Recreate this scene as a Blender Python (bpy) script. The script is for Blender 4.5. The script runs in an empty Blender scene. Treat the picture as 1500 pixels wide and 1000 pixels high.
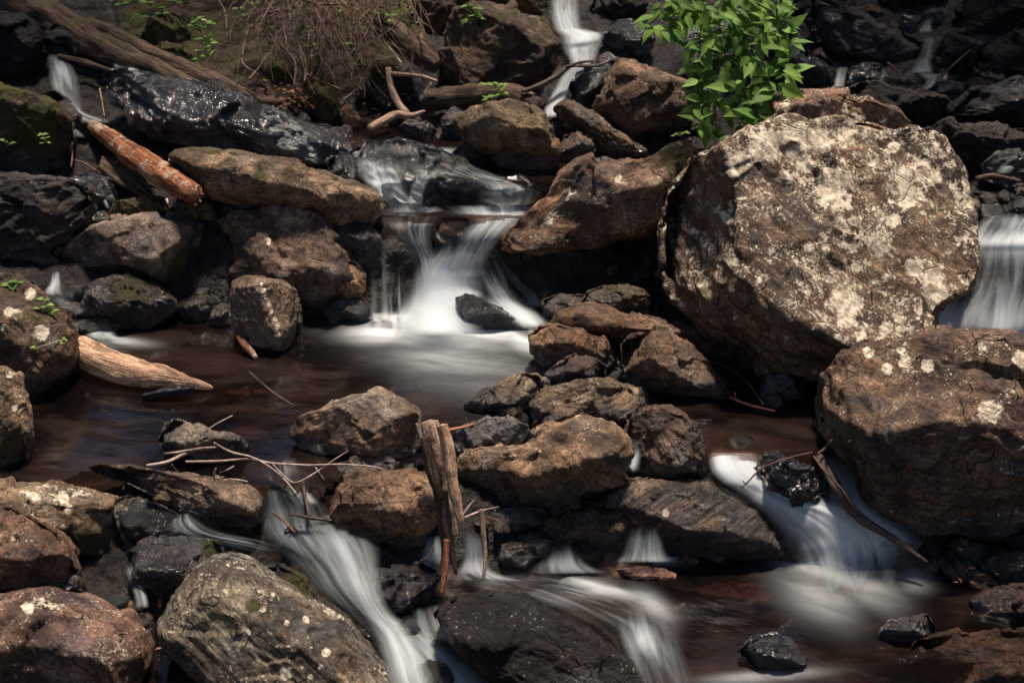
import bpy, bmesh, math, random
import numpy as np
from mathutils import Vector

SC = bpy.context.scene
COL = SC.collection
R = math.radians

# ------------------------------------------------------------------ camera
H = 2.5
PITCH = R(25)
cam_d = bpy.data.cameras.new('camera')
cam = bpy.data.objects.new('camera', cam_d)
COL.objects.link(cam)
cam.location = (0, 0, H)
cam.rotation_euler = (R(90) - PITCH, 0, 0)
cam_d.sensor_width = 36
cam_d.lens = 50
cam_d.clip_end = 300
cam_d.dof.use_dof = True
cam_d.dof.focus_distance = 5.1
cam_d.dof.aperture_fstop = 4.0
SC.camera = cam

# ------------------------------------------------------------------ light
SUN_DIR = Vector((0.10, 0.20, 0.95)).normalized()
world = bpy.data.worlds.new('World')
SC.world = world
world.use_nodes = True
wn = world.node_tree
bg = wn.nodes['Background']
sky = wn.nodes.new('ShaderNodeTexSky')
sky.sky_type = 'NISHITA'
sky.sun_disc = False
sky.dust_density = 1.2
sky.sun_elevation = math.asin(SUN_DIR.z)
sky.sun_rotation = math.atan2(SUN_DIR.x, SUN_DIR.y)
wn.links.new(sky.outputs[0], bg.inputs[0])
bg.inputs[1].default_value = 0.055
sun_d = bpy.data.lights.new('sun', 'SUN')
sun_d.energy = 5.0
sun_d.angle = R(8)
sun_d.color = (1.0, 0.87, 0.73)
sun = bpy.data.objects.new('sun', sun_d)
COL.objects.link(sun)
sun.location = (2, 1, 8)
sun.rotation_euler = SUN_DIR.to_track_quat('Z', 'Y').to_euler()
SC.view_settings.view_transform = 'Standard'
SC.view_settings.look = 'None'
SC.view_settings.exposure = 0.48
SC.view_settings.gamma = 1.0
SC.cycles.max_bounces = 6
SC.cycles.transparent_max_bounces = 24
SC.cycles.use_denoising = True

# ------------------------------------------------------------------ picture <-> place
F = 50 / 36 * 1500
FW = np.array([0, math.cos(PITCH), -math.sin(PITCH)])
UP = np.array([0, math.sin(PITCH), math.cos(PITCH)])
RT = np.array([1.0, 0, 0])
C0 = np.array([0, 0, H])

def P(px, py, D):
    px = np.asarray(px, float); py = np.asarray(py, float); D = np.asarray(D, float)
    return C0 + D[..., None] * (FW + ((px - 750) / F)[..., None] * RT - ((py - 500) / F)[..., None] * UP)

def D_of_z(py, z):
    return (H - z) / (-FW[2] + (np.asarray(py, float) - 500) / F * UP[2])

# ------------------------------------------------------------------ noise
_rs = np.random.RandomState(7)
_perm = _rs.permutation(256)
_perm = np.concatenate([_perm, _perm, _perm])
_g = _rs.normal(size=(256, 3)); _g /= np.linalg.norm(_g, axis=1)[:, None]

def pn(p):
    p = np.asarray(p, float)
    i = np.floor(p).astype(int); f = p - i
    u = f * f * f * (f * (f * 6 - 15) + 10)
    i &= 255
    r = 0
    for dx in (0, 1):
        wx = u[:, 0] if dx else 1 - u[:, 0]
        for dy in (0, 1):
            wy = u[:, 1] if dy else 1 - u[:, 1]
            for dz in (0, 1):
                wz = u[:, 2] if dz else 1 - u[:, 2]
                h = _perm[_perm[_perm[(i[:, 0] + dx) & 255] + ((i[:, 1] + dy) & 255)] + ((i[:, 2] + dz) & 255)]
                g = _g[h & 255]
                d = g[:, 0] * (f[:, 0] - dx) + g[:, 1] * (f[:, 1] - dy) + g[:, 2] * (f[:, 2] - dz)
                r = r + wx * wy * wz * d
    return r * 1.6

def fbm(p, o=4, gain=.5):
    a, r, s = 1, 0, 0
    p = np.asarray(p, float)
    for k in range(o):
        r = r + a * pn(p + k * 17.3); s += a; a *= gain; p = p * 2.03
    return r / s

def sstep(a, b, x):
    t = np.clip((x - a) / (b - a), 0, 1)
    return t * t * (3 - 2 * t)

# ------------------------------------------------------------------ mesh helpers
def mesh(name, V, Fc, mat, attrs=None, smooth=True, origin=None):
    V = np.asarray(V, float)
    me = bpy.data.meshes.new(name)
    if origin is None:
        origin = np.array([(V[:, 0].min() + V[:, 0].max()) / 2, (V[:, 1].min() + V[:, 1].max()) / 2, V[:, 2].min()])
    L = V - origin
    if isinstance(Fc, np.ndarray):
        n, k = Fc.shape
        me.vertices.add(len(L)); me.vertices.foreach_set('co', L.ravel())
        me.loops.add(n * k); me.loops.foreach_set('vertex_index', Fc.ravel().astype(np.int32))
        me.polygons.add(n); me.polygons.foreach_set('loop_start', np.arange(0, n * k, k, dtype=np.int32))
        me.update(calc_edges=True); me.validate()
    else:
        me.from_pydata(L.tolist(), [], Fc); me.update()
    if smooth:
        me.polygons.foreach_set('use_smooth', np.ones(len(me.polygons), bool))
    for k, v in (attrs or {}).items():
        v = np.asarray(v, float)
        if v.ndim == 1:
            a = me.attributes.new(k, 'FLOAT', 'POINT'); a.data.foreach_set('value', v)
        else:
            a = me.attributes.new(k, 'FLOAT_VECTOR', 'POINT'); a.data.foreach_set('vector', v.ravel())
    if mat: me.materials.append(mat)
    o = bpy.data.objects.new(name, me)
    o.location = origin
    COL.objects.link(o)
    return o

def tag(o, label=None, cat=None, group=None, kind=None):
    if label: o['label'] = label
    if cat: o['category'] = cat
    if group: o['group'] = group
    if kind: o['kind'] = kind
    return o

def thing(name, label, cat, loc, group=None):
    o = bpy.data.objects.new(name, None); COL.objects.link(o)
    o.location = tuple(loc); o.empty_display_size = .05
    return tag(o, label, cat, group)

def par(ch, root):
    ch.location = Vector(ch.location) - Vector(root.location)
    ch.parent = root
    return ch

# ------------------------------------------------------------------ node helpers
class NT:
    def __init__(s, name):
        s.m = bpy.data.materials.new(name); s.m.use_nodes = True
        s.t = s.m.node_tree; s.t.nodes.clear()
        s.out = s.t.nodes.new('ShaderNodeOutputMaterial')
    def n(s, typ, **kw):
        o = s.t.nodes.new('ShaderNode' + typ)
        for k, v in kw.items(): setattr(o, k, v)
        return o
    def put(s, sock, v):
        if isinstance(v, bpy.types.NodeSocket): s.t.links.new(v, sock)
        elif v is not None:
            if hasattr(sock.default_value, '__len__') and not hasattr(v, '__len__'): v = (v, v, v, 1)[:len(sock.default_value)]
            if hasattr(v, '__len__') and len(v) == 3 and len(sock.default_value) == 4: v = (*v, 1)
            sock.default_value = v
    def math(s, op, a, b=None, c=None, clamp=False):
        o = s.n('Math', operation=op); o.use_clamp = clamp
        s.put(o.inputs[0], a)
        if b is not None: s.put(o.inputs[1], b)
        if c is not None: s.put(o.inputs[2], c)
        return o.outputs[0]
    def vm(s, op, a, b=None, sc=None):
        o = s.n('VectorMath', operation=op); s.put(o.inputs[0], a)
        if b is not None: s.put(o.inputs[1], b)
        if sc is not None: s.put(o.inputs['Scale'], sc)
        return o.outputs[0]
    def noise(s, vec, scale, detail=4, rough=.55, dist=0):
        o = s.n('TexNoise'); s.put(o.inputs['Vector'], vec); s.put(o.inputs['Scale'], scale)
        s.put(o.inputs['Detail'], detail); s.put(o.inputs['Roughness'], rough); s.put(o.inputs['Distortion'], dist)
        return o.outputs[0]
    def vor(s, vec, scale, feat='F1', rnd=1.0):
        o = s.n('TexVoronoi', feature=feat); s.put(o.inputs['Vector'], vec); s.put(o.inputs['Scale'], scale)
        s.put(o.inputs['Randomness'], rnd)
        return o
    def mr(s, v, a, b, c=0, d=1, smooth=True):
        o = s.n('MapRange'); o.interpolation_type = 'SMOOTHSTEP' if smooth else 'LINEAR'
        s.put(o.inputs[0], v); s.put(o.inputs[1], a); s.put(o.inputs[2], b); s.put(o.inputs[3], c); s.put(o.inputs[4], d)
        return o.outputs[0]
    def mix(s, f, a, b, mode='MIX'):
        o = s.n('MixRGB', blend_type=mode); s.put(o.inputs[0], f); s.put(o.inputs[1], a); s.put(o.inputs[2], b)
        return o.outputs[0]
    def attr(s, name, typ='GEOMETRY'):
        return s.n('Attribute', attribute_name=name, attribute_type=typ)
    def bump(s, h, strength=1, dist=.01, normal=None):
        o = s.n('Bump'); s.put(o.inputs['Height'], h); s.put(o.inputs['Strength'], strength); s.put(o.inputs['Distance'], dist)
        if normal is not None: s.put(o.inputs['Normal'], normal)
        return o.outputs[0]
    def bsdf(s, **kw):
        o = s.n('BsdfPrincipled')
        for k, v in kw.items(): s.put(o.inputs[k.replace('_', ' ')], v)
        return o.outputs[0]
    def done(s, sh): s.t.links.new(sh, s.out.inputs[0]); return s.m

# ------------------------------------------------------------------ materials
def rock_material():
    t = NT('stream_rock')
    tc = t.n('TexCoord').outputs['Object']
    oi = t.n('ObjectInfo')
    off = t.vm('SCALE', t.vm('ADD', (1.3, 2.7, 0.4)), None, t.math('MULTIPLY', oi.outputs['Random'], 9.0))
    co = t.vm('ADD', tc, off)
    fib = t.vm('ADD', t.attr('fib').outputs['Vector'], off)
    P_moss = t.attr('["moss"]', 'OBJECT').outputs['Fac']
    P_lich = t.attr('["lichen"]', 'OBJECT').outputs['Fac']
    P_wet = t.attr('["wet"]', 'OBJECT').outputs['Fac']
    P_str = t.attr('["strata"]', 'OBJECT').outputs['Fac']
    A_l = t.attr('lich').outputs['Fac']; A_w = t.attr('wl').outputs['Fac']; A_m = t.attr('mossv').outputs['Fac']
    big = t.noise(co, 4.5, 5, .6, .4)
    mid = t.noise(co, 19, 6, .65, .3)
    fine = t.noise(co, 95, 5, .7)
    grit = t.noise(co, 420, 3, .7)
    sv = t.n('Mapping'); t.put(sv.inputs['Vector'], fib); sv.inputs['Scale'].default_value = (95, 5, 5)
    strat = t.noise(sv.outputs[0], 1.0, 4, .65, .5)
    base = oi.outputs['Color']
    c = t.mix(t.mr(big, .36, .64), t.mix(1, base, (.50, .48, .49), 'MULTIPLY'), t.mix(1, base, (1.5, 1.44, 1.36), 'MULTIPLY'))
    # rusty and slaty patches of the stone itself
    rust = t.mr(t.noise(co, 7.3, 6, .7, .8), .52, .68, 0, .75)
    c = t.mix(rust, c, t.mix(1, c, (1.25, .95, .74), 'MULTIPLY'))
    slate = t.mr(t.noise(co, 5.1, 5, .65, .5), .50, .60, 0, .85)
    c = t.mix(slate, c, t.mix(1, c, (.64, .80, 1.06), 'MULTIPLY'))
    c = t.mix(t.mr(mid, .30, .72), t.mix(1, c, (.52, .50, .50), 'MULTIPLY'), t.mix(1, c, (1.5, 1.46, 1.42), 'MULTIPLY'))
    c = t.mix(t.mr(fine, .33, .68), t.mix(1, c, (.50, .48, .48), 'MULTIPLY'), t.mix(1, c, (1.6, 1.58, 1.55), 'MULTIPLY'))
    c = t.mix(t.math('MULTIPLY', t.mr(strat, .4, .6, 1, 0), P_str), c, t.mix(1, c, (.5, .48, .47), 'MULTIPLY'))
    c = t.mix(t.math('MULTIPLY', t.mr(strat, .6, .7), t.math('MULTIPLY', P_str, .6)), c, t.mix(1, c, (1.7, 1.6, 1.45), 'MULTIPLY'))
    vc = t.vor(t.vm('ADD', co, t.vm('SCALE', t.n('TexNoise').outputs['Color'], None, .25)), 3.1, 'DISTANCE_TO_EDGE')
    crk = t.mr(vc.outputs['Distance'], .0, .012, 1, 0)
    crk = t.math('MULTIPLY', crk, t.mr(big, .50, .56))
    c = t.mix(t.math('MULTIPLY', crk, .6), c, (.008, .006, .006))
    # small pale specks
    vs = t.vor(co, 62)
    spk = t.math('MULTIPLY', t.mr(vs.outputs['Distance'], .16, .3, 1, 0), t.mr(t.noise(co, 9, 3, .6), .50, .62))
    spk = t.math('MULTIPLY', spk, t.mr(mid, .42, .55))
    # lichen: keeps to faces that look up to the light
    gn = t.n('NewGeometry').outputs['Normal']
    nz = t.n('SeparateXYZ'); t.put(nz.inputs[0], gn)
    lup = t.mr(nz.outputs['Z'], .08, .38, .05, 1)
    ln = t.noise(co, 24, 9, .76, .3)
    l2 = t.noise(co, 4.2, 2, .5)
    lthr = t.math('SUBTRACT', t.math('ADD', ln, t.math('MULTIPLY', t.math('SUBTRACT', l2, .5), .55)), t.math('SUBTRACT', .80, t.math('MULTIPLY', P_lich, .34)))
    lgen = t.mr(lthr, -.005, .03)
    lf2 = t.math('ADD', t.noise(co, 75, 6, .75), t.math('MULTIPLY', t.math('SUBTRACT', t.noise(co, 8, 3, .6), .5), .7))
    lgen = t.math('MAXIMUM', lgen, t.math('MULTIPLY', t.mr(t.math('ADD', lf2, t.math('MULTIPLY', P_lich, .13)), .66, .70), t.mr(P_lich, .0, .3)))
    ring = t.mr(t.math('ADD', A_l, t.math('MULTIPLY', t.math('SUBTRACT', t.noise(co, 48, 8, .8), .5), 2.3)), .48, .58)
    lsp = t.math('MULTIPLY', spk, t.mr(P_lich, 0, .35, .35, 1))
    lm = t.math('MAXIMUM', t.math('MAXIMUM', lgen, ring), lsp, clamp=True)
    lcol = t.mix(t.mr(t.noise(co, 45, 4, .7), .35, .65), (.34, .26, .18), (.80, .70, .56))
    lcol = t.mix(t.mr(big, .5, .7, 0, .5), lcol, (.45, .46, .30))
    lm = t.math('MULTIPLY', t.math('MULTIPLY', lm, lup), t.mr(fine, .27, .42, .45, 1))
    c = t.mix(t.math('MULTIPLY', lm, .93), c, lcol)
    # moss: sits on upward faces
    mn = t.noise(co, 11, 8, .7, .3)
    mraw = t.math('ADD', t.math('ADD', t.math('MULTIPLY', mn, 1.5), t.math('MULTIPLY', nz.outputs['Z'], .22)), t.math('ADD', t.math('MULTIPLY', P_moss, .85), A_m))
    mm = t.mr(mraw, 1.25, 1.42)
    mtex = t.noise(co, 210, 4, .75)
    mcol = t.mix(t.mr(mtex, .35, .7), (.018, .019, .005), (.105, .098, .022))
    c = t.mix(t.math('MULTIPLY', mm, .9), c, mcol)
    # wet
    wn_ = t.math('ADD', P_wet, t.math('MULTIPLY', t.math('SUBTRACT', t.noise(co, 6, 4, .6), .5), .9))
    wet = t.math('MAXIMUM', t.math('MULTIPLY', t.mr(wn_, .28, .62), t.mr(P_wet, 0.01, .1)), A_w, clamp=True)
    dry = t.math('SUBTRACT', 1.0, t.math('MULTIPLY', mm, .55))
    wet = t.math('MULTIPLY', wet, dry)
    c = t.mix(wet, c, t.mix(1, c, (.25, .24, .26), 'MULTIPLY'))
    rough = t.mr(wet, 0, 1, .68, .10, False)
    rough = t.math('ADD', rough, t.mr(fine, .3, .7, -.06, .14))
    h = t.math('ADD', t.math('MULTIPLY', mid, .9), t.math('MULTIPLY', fine, .42))
    h = t.math('ADD', h, t.math('MULTIPLY', grit, .10))
    h = t.math('SUBTRACT', h, t.math('MULTIPLY', crk, .8))
    h = t.math('ADD', h, t.math('MULTIPLY', strat, t.math('MULTIPLY', P_str, .8)))
    h = t.math('ADD', h, t.math('MULTIPLY', lm, .14))
    h = t.math('ADD', h, t.math('MULTIPLY', mm, t.math('ADD', .15, t.math('MULTIPLY', mtex, .5))))
    nb = t.bump(h, 1.0, t.mr(wet, 0, 1, .012, .026, False))
    nb2 = t.bump(t.math('ADD', mid, t.math('MULTIPLY', fine, .25)), 1.0, .04)
    s = t.bsdf(Base_Color=c, Roughness=rough, Normal=nb, Specular_IOR_Level=t.mr(wet, 0, 1, .24, .8, False),
               Coat_Weight=t.math('MULTIPLY', wet, t.mr(t.noise(co, 8, 3, .6), .42, .58)), Coat_Roughness=.06, Coat_IOR=1.6, Coat_Normal=nb2)
    return t.done(s)

def ground_material():
    t = NT('stream_bed')
    tc = t.n('TexCoord').outputs['Object']
    A_b = t.attr('bed').outputs['Fac']; A_s = t.attr('soil').outputs['Fac']
    big = t.noise(tc, 3.2, 5, .6, .6); fine = t.noise(tc, 60, 6, .7); mid = t.noise(tc, 14, 5, .65, .4)
    v = t.vor(t.vm('ADD', tc, t.vm('SCALE', t.n('TexNoise').outputs['Color'], None, .05)), 12)
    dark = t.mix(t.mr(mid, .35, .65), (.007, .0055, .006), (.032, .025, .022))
    bed = t.mix(t.mr(big, .38, .62), (.026, .017, .015), (.155, .094, .070))
    bed = t.mix(t.mr(mid, .4, .62), t.mix(1, bed, (.40, .38, .38), 'MULTIPLY'), bed)
    bed = t.mix(t.mr(v.outputs['Distance'], .1, .5, 0, .5), bed, t.mix(1, bed, (.35, .33, .33), 'MULTIPLY'))
    soil = t.mix(t.mr(mid, .35, .65), (.018, .012, .008), (.075, .048, .032))
    soil = t.mix(t.mr(t.noise(tc, 5, 6, .7), .47, .58), soil, (.045, .046, .012))
    soil = t.mix(t.mr(fine, .55, .7, 0, .5), soil, (.25, .17, .12))
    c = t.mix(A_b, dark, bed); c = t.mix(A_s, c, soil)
    h = t.math('ADD', t.math('MULTIPLY', mid, 1.2), t.math('MULTIPLY', fine, .5))
    h = t.math('SUBTRACT', h, t.math('MULTIPLY', v.outputs['Distance'], 1.2))
    rough = t.math('ADD', t.mr(t.math('MAXIMUM', A_s, t.math('MULTIPLY', A_b, .6)), 0, 1, .27, .9), t.mr(fine, .3, .7, -.05, .15))
    s = t.bsdf(Base_Color=c, Roughness=rough, Normal=t.bump(h, 1, .03), Specular_IOR_Level=.4)
    return t.done(s)

def pool_material():
    t = NT('pool_water')
    tc = t.n('TexCoord').outputs['Object']
    A_f = t.attr('foam').outputs['Fac']
    flow = t.attr('fib').outputs['Vector']
    rip = t.noise(flow, 1.0, 3, .5, .5)
    n2 = t.noise(flow, 2.3, 3, .5, .8)
    pp = t.n('Mapping'); t.put(pp.inputs['Vector'], tc); pp.inputs['Scale'].default_value = (1.6, 3.6, 1); pp.inputs['Rotation'].default_value = (0, 0, .2)
    patch = t.noise(pp.outputs[0], 1.0, 5, .6, .9)
    nb = t.bump(t.math('ADD', rip, t.math('MULTIPLY', n2, .3)), .35, .012)
    lw = t.n('LayerWeight'); t.put(lw.inputs['Blend'], .25)
    fr = t.n('Fresnel'); t.put(fr.inputs['IOR'], 1.33); t.put(fr.inputs['Normal'], nb)
    tr = t.n('BsdfTransparent'); t.put(tr.inputs[0], t.mix(t.mr(patch, .35, .65), (.20, .145, .125), (.46, .32, .26)))
    gl = t.n('BsdfGlossy'); t.put(gl.inputs['Color'], (.9, .9, .95)); t.put(gl.inputs['Roughness'], .11); t.put(gl.inputs['Normal'], nb)
    murk = t.n('BsdfDiffuse'); t.put(murk.inputs[0], t.mix(t.mr(t.math('ADD', patch, t.math('MULTIPLY', t.math('SUBTRACT', rip, .5), .25)), .42, .68), (.015, .0105, .0115), (.115, .070, .055)))
    a = t.n('MixShader'); t.put(a.inputs[0], .16); t.put(a.inputs[1], tr.outputs[0]); t.put(a.inputs[2], murk.outputs[0])
    b = t.n('MixShader'); t.put(b.inputs[0], t.math('MULTIPLY', fr.outputs[0], 1.8)); t.put(b.inputs[1], a.outputs[0]); t.put(b.inputs[2], gl.outputs[0])
    fo = t.n('BsdfDiffuse'); t.put(fo.inputs[0], (.62, .66, .68))
    fm = t.math('ADD', A_f, t.math('MULTIPLY', t.math('SUBTRACT', t.math('ADD', t.math('MULTIPLY', rip, .6), t.math('MULTIPLY', n2, .4)), .5), t.mr(A_f, 0, .4, 0, 1.1)))
    fm = t.mr(fm, .0, 1.0, 0, 1, False)
    m = t.n('MixShader'); t.put(m.inputs[0], t.math('MINIMUM', fm, .97)); t.put(m.inputs[1], b.outputs[0]); t.put(m.inputs[2], fo.outputs[0])
    return t.done(m.outputs[0])

def fall_material():
    t = NT('falling_water')
    A_f = t.attr('foam').outputs['Fac']
    flow = t.attr('fib').outputs['Vector']          # x across, y along
    ms = t.n('Mapping'); t.put(ms.inputs['Vector'], flow); ms.inputs['Scale'].default_value = (58, 2.6, 1)
    m2 = t.n('Mapping'); t.put(m2.inputs['Vector'], flow); m2.inputs['Scale'].default_value = (17, 2.4, 1)
    s1 = t.noise(ms.outputs[0], 1, 3, .5, .5); s2 = t.noise(m2.outputs[0], 1, 3, .5, 1.2)
    st = t.math('ADD', t.math('MULTIPLY', s1, .30), t.math('MULTIPLY', s2, .70))
    al = t.math('ADD', A_f, t.math('MULTIPLY', t.math('SUBTRACT', st, .5), 1.7))
    edge = t.attr('edge').outputs['Fac']
    al = t.math('MULTIPLY', t.mr(al, .12, 1.15), edge, clamp=True)
    nb = t.bump(st, .25, .010)
    col = t.mix(t.mr(A_f, .3, .9), (.36, .44, .48), (.78, .84, .87))
    dif = t.n('BsdfDiffuse'); t.put(dif.inputs[0], col); t.put(dif.inputs['Normal'], nb)
    tl = t.n('BsdfTranslucent'); t.put(tl.inputs[0], col)
    d2 = t.n('MixShader'); t.put(d2.inputs[0], .45); t.put(d2.inputs[1], dif.outputs[0]); t.put(d2.inputs[2], tl.outputs[0])
    tr = t.n('BsdfTransparent'); t.put(tr.inputs[0], t.mix(edge, (1, 1, 1), (.90, .86, .83)))
    fr = t.n('Fresnel'); t.put(fr.inputs['IOR'], 1.33); t.put(fr.inputs['Normal'], nb)
    gl = t.n('BsdfGlossy'); t.put(gl.inputs['Roughness'], .4); t.put(gl.inputs['Normal'], nb)
    tg = t.n('MixShader'); t.put(tg.inputs[0], t.math('MULTIPLY', t.math('MULTIPLY', fr.outputs[0], .5), edge)); t.put(tg.inputs[1], tr.outputs[0]); t.put(tg.inputs[2], gl.outputs[0])
    m = t.n('MixShader'); t.put(m.inputs[0], al); t.put(m.inputs[1], tg.outputs[0]); t.put(m.inputs[2], d2.outputs[0])
    return t.done(m.outputs[0])

def wood_material(name, ca, cb, wet=0, moss=0, patch=None):
    t = NT(name)
    tc = t.n('TexCoord').outputs['Object']
    fib = t.attr('fib').outputs['Vector']
    mp = t.n('Mapping'); t.put(mp.inputs['Vector'], fib); mp.inputs['Scale'].default_value = (9, 110, 110)
    g = t.noise(mp.outputs[0], 1, 5, .65, .6)
    mp2 = t.n('Mapping'); t.put(mp2.inputs['Vector'], fib); mp2.inputs['Scale'].default_value = (4, 30, 30)
    g2 = t.noise(mp2.outputs[0], 1, 4, .6, .8)
    n = t.noise(tc, 12, 6, .65, .4); f = t.noise(tc, 110, 4, .7)
    c = t.mix(t.mr(g, .35, .65), ca, cb)
    c = t.mix(t.mr(g2, .40, .52, .75, 0), c, t.mix(1, c, (.30, .27, .25), 'MULTIPLY'))
    if patch: c = t.mix(t.mr(n, .5, .56), c, patch)
    c = t.mix(t.mr(f, .35, .65), t.mix(1, c, (.65, .63, .62), 'MULTIPLY'), t.mix(1, c, (1.25, 1.25, 1.25), 'MULTIPLY'))
    if moss:
        gn = t.n('NewGeometry').outputs['Normal']; nz = t.n('SeparateXYZ'); t.put(nz.inputs[0], gn)
        mm = t.mr(t.math('ADD', t.math('MULTIPLY', n, 1.3), t.math('MULTIPLY', nz.outputs['Z'], .3)), 1.12 - .35 * moss, 1.28 - .35 * moss)
        c = t.mix(t.math('MULTIPLY', mm, .85), c, t.mix(f, (.03, .028, .007), (.10, .10, .022)))
    h = t.math('ADD', t.math('ADD', g, t.math('MULTIPLY', g2, 1.6)), t.math('MULTIPLY', f, .3))
    s = t.bsdf(Base_Color=c, Roughness=.8 - .55 * wet, Normal=t.bump(h, 1, .008), Specular_IOR_Level=.3 + .3 * wet)
    return t.done(s)

def leaf_material(name, ca, cb, trans=.4):
    t = NT(name)
    tc = t.n('TexCoord').outputs['Object']
    rv = t.attr('rnd').outputs['Fac']
    c = t.mix(rv, ca, cb)
    vein = t.attr('vein').outputs['Fac']
    c = t.mix(t.mr(vein, .0, .14, .35, 0), c, t.mix(1, c, (1.5, 1.35, 1.3), 'MULTIPLY'))
    c = t.mix(t.mr(t.noise(tc, 70, 3, .6), .35, .65, 0, .35), c, t.mix(1, c, (.6, .65, .6), 'MULTIPLY'))
    p = t.bsdf(Base_Color=c, Roughness=.6, Specular_IOR_Level=.25, Normal=t.bump(t.noise(tc, 160, 2, .5), .4, .003))
    tl = t.n('BsdfTranslucent'); t.put(tl.inputs[0], t.mix(1, c, (1.2, 1.25, .6), 'MULTIPLY'))
    m = t.n('MixShader'); t.put(m.inputs[0], trans); t.put(m.inputs[1], p); t.put(m.inputs[2], tl.outputs[0])
    return t.done(m.outputs[0])

M_ROCK = rock_material(); M_GROUND = ground_material(); M_POOL = pool_material(); M_FALL = fall_material()
M_BARK = wood_material('dark_bark', (.035, .021, .014), (.14, .085, .058), 0, .5)
M_BARKWET = wood_material('wet_bark', (.022, .014, .011), (.11, .062, .045), .6)
M_ORANGE = wood_material('stripped_orange_wood', (.10, .028, .010), (.42, .15, .055), .3, 0, (.36, .25, .18))
M_DRIFT = wood_material('pale_driftwood', (.34, .18, .105), (.66, .45, .31), 0)
M_GREY = wood_material('weathered_wood', (.22, .135, .10), (.56, .38, .29), 0, 0, (.36, .24, .18))
M_TWIG = wood_material('twig_bark', (.30, .21, .175), (.60, .46, .39), 0)
M_RED = wood_material('red_wet_wood', (.18, .055, .025), (.50, .20, .10), .55)
M_DTWIG = wood_material('dark_twig', (.07, .028, .022), (.17, .075, .058), .3)
M_ROOT = wood_material('dry_roots', (.07, .042, .030), (.26, .165, .12), 0)
M_LEAF = leaf_material('green_leaf', (.040, .115, .014), (.19, .33, .060), .30)
M_LEAF2 = leaf_material('yellow_green_leaf', (.14, .26, .045), (.30, .42, .10), .35)
M_DEAD = leaf_material('dead_leaf', (.16, .065, .03), (.42, .21, .12), .15)
M_CAN = leaf_material('canopy_leaf', (.03, .07, .012), (.06, .12, .02), .25)

# ------------------------------------------------------------------ the ground as heights over the picture
CP = [  # px, py, z
 (-500,-100,1.33),(0,-100,1.30),(400,-100,1.30),(750,-100,1.28),(1100,-100,1.28),(1500,-100,1.30),(2000,-100,1.33),
 (-500,0,1.04),(0,0,1.00),(250,0,1.02),(480,0,1.02),(680,0,.98),(850,0,.98),(1000,0,.97),(1200,0,.97),(1500,0,.99),(2000,0,1.05),
 (-400,120,.80),(0,100,.76),(150,105,.745),(300,90,.78),(450,110,.73),(600,110,.70),(700,100,.73),(840,100,.75),(1000,100,.74),(1200,100,.74),(1350,110,.73),(1500,110,.74),(1900,110,.82),
 (100,180,.62),(250,190,.60),(420,190,.55),(500,180,.50),(600,190,.50),(700,190,.52),(800,180,.56),(900,200,.55),(1100,200,.55),(1300,200,.60),(1480,220,.62),(1700,220,.7),
 (-300,250,.65),(0,250,.50),(150,270,.42),(300,270,.45),(450,260,.47),(560,215,.50),(650,220,.50),(720,255,.48),(800,260,.47),(900,270,.42),(1440,300,.50),
 (520,255,.47),(600,262,.45),(780,280,.42),(540,300,.37),(620,305,.37),(700,305,.37),(760,305,.38),
 (580,335,.33),(700,335,.33),(600,400,.14),(700,400,.14),(560,460,.0),(650,470,-.03),(760,470,-.02),
 (-300,400,.35),(0,350,.32),(100,330,.32),(200,340,.30),(350,350,.30),(450,360,.28),(80,430,.17),(200,430,.10),(300,430,.10),(450,450,.04),(850,380,.22),(950,420,.12),(860,440,.06),
 (140,490,-.02),(260,490,-.06),(420,500,-.10),(520,500,-.10),(650,510,-.12),(760,510,-.07),
 (200,560,-.10),(400,570,-.13),(600,570,-.14),(700,590,-.08),(0,560,.03),(-300,560,.15),
 (80,640,-.09),(250,640,-.09),(400,640,-.08),(60,690,-.06),(30,740,-.03),(200,690,-.05),
 (860,500,.02),(950,540,.02),(820,600,.0),(1000,580,-.05),(1100,590,-.07),(1190,600,-.06),(1150,640,-.05),(1060,640,-.05),
 (1100,480,.1),(1250,480,.12),(1430,340,.45),(1430,420,.28),(1450,500,.10),(1700,420,.35),(1700,600,.15),
 (400,720,-.03),(430,740,-.07),(300,740,-.08),(400,775,-.13),(470,810,-.17),(520,850,-.20),(560,910,-.26),(620,990,-.32),(600,930,-.28),
 (1060,670,-.05),(1100,730,-.14),(1180,780,-.22),(1230,670,-.06),(1260,740,-.18),(1300,800,-.27),
 (640,740,-.08),(700,770,-.12),(700,830,-.24),(780,850,-.30),(850,800,-.26),(960,760,-.2),(980,840,-.36),(1100,850,-.40),(1250,880,-.42),(1400,850,-.34),(1350,930,-.42),(1150,940,-.42),(950,880,-.37),
 (960,1000,-.52),(1150,1010,-.50),(1400,1010,-.45),(800,950,-.40),(700,900,-.30),
 (1400,650,.0),(1400,760,-.22),(1550,760,-.20),(1900,800,-.05),
 (60,820,-.12),(200,820,-.16),(210,900,-.24),(240,960,-.29),(60,900,-.17),(-300,800,.05),(350,950,-.28),(240,1050,-.40),
 (-300,1150,-.3),(100,1150,-.45),(600,1150,-.52),(1000,1150,-.70),(1500,1150,-.6),(2000,1150,-.3),
]
CP = np.array(CP, float)
def _k(a, b):
    d2 = ((a[:, None, :] - b[None, :, :]) ** 2).sum(-1)
    return .5 * d2 * np.log(d2 + 1e-9)
_X = CP[:, :2] / 500.0
_n = len(CP)
_A = np.zeros((_n + 3, _n + 3)); _A[:_n, :_n] = _k(_X, _X) + np.eye(_n) * 2e-4
_A[:_n, _n] = 1; _A[:_n, _n + 1:] = _X; _A[_n, :_n] = 1; _A[_n + 1:, :_n] = _X.T
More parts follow.
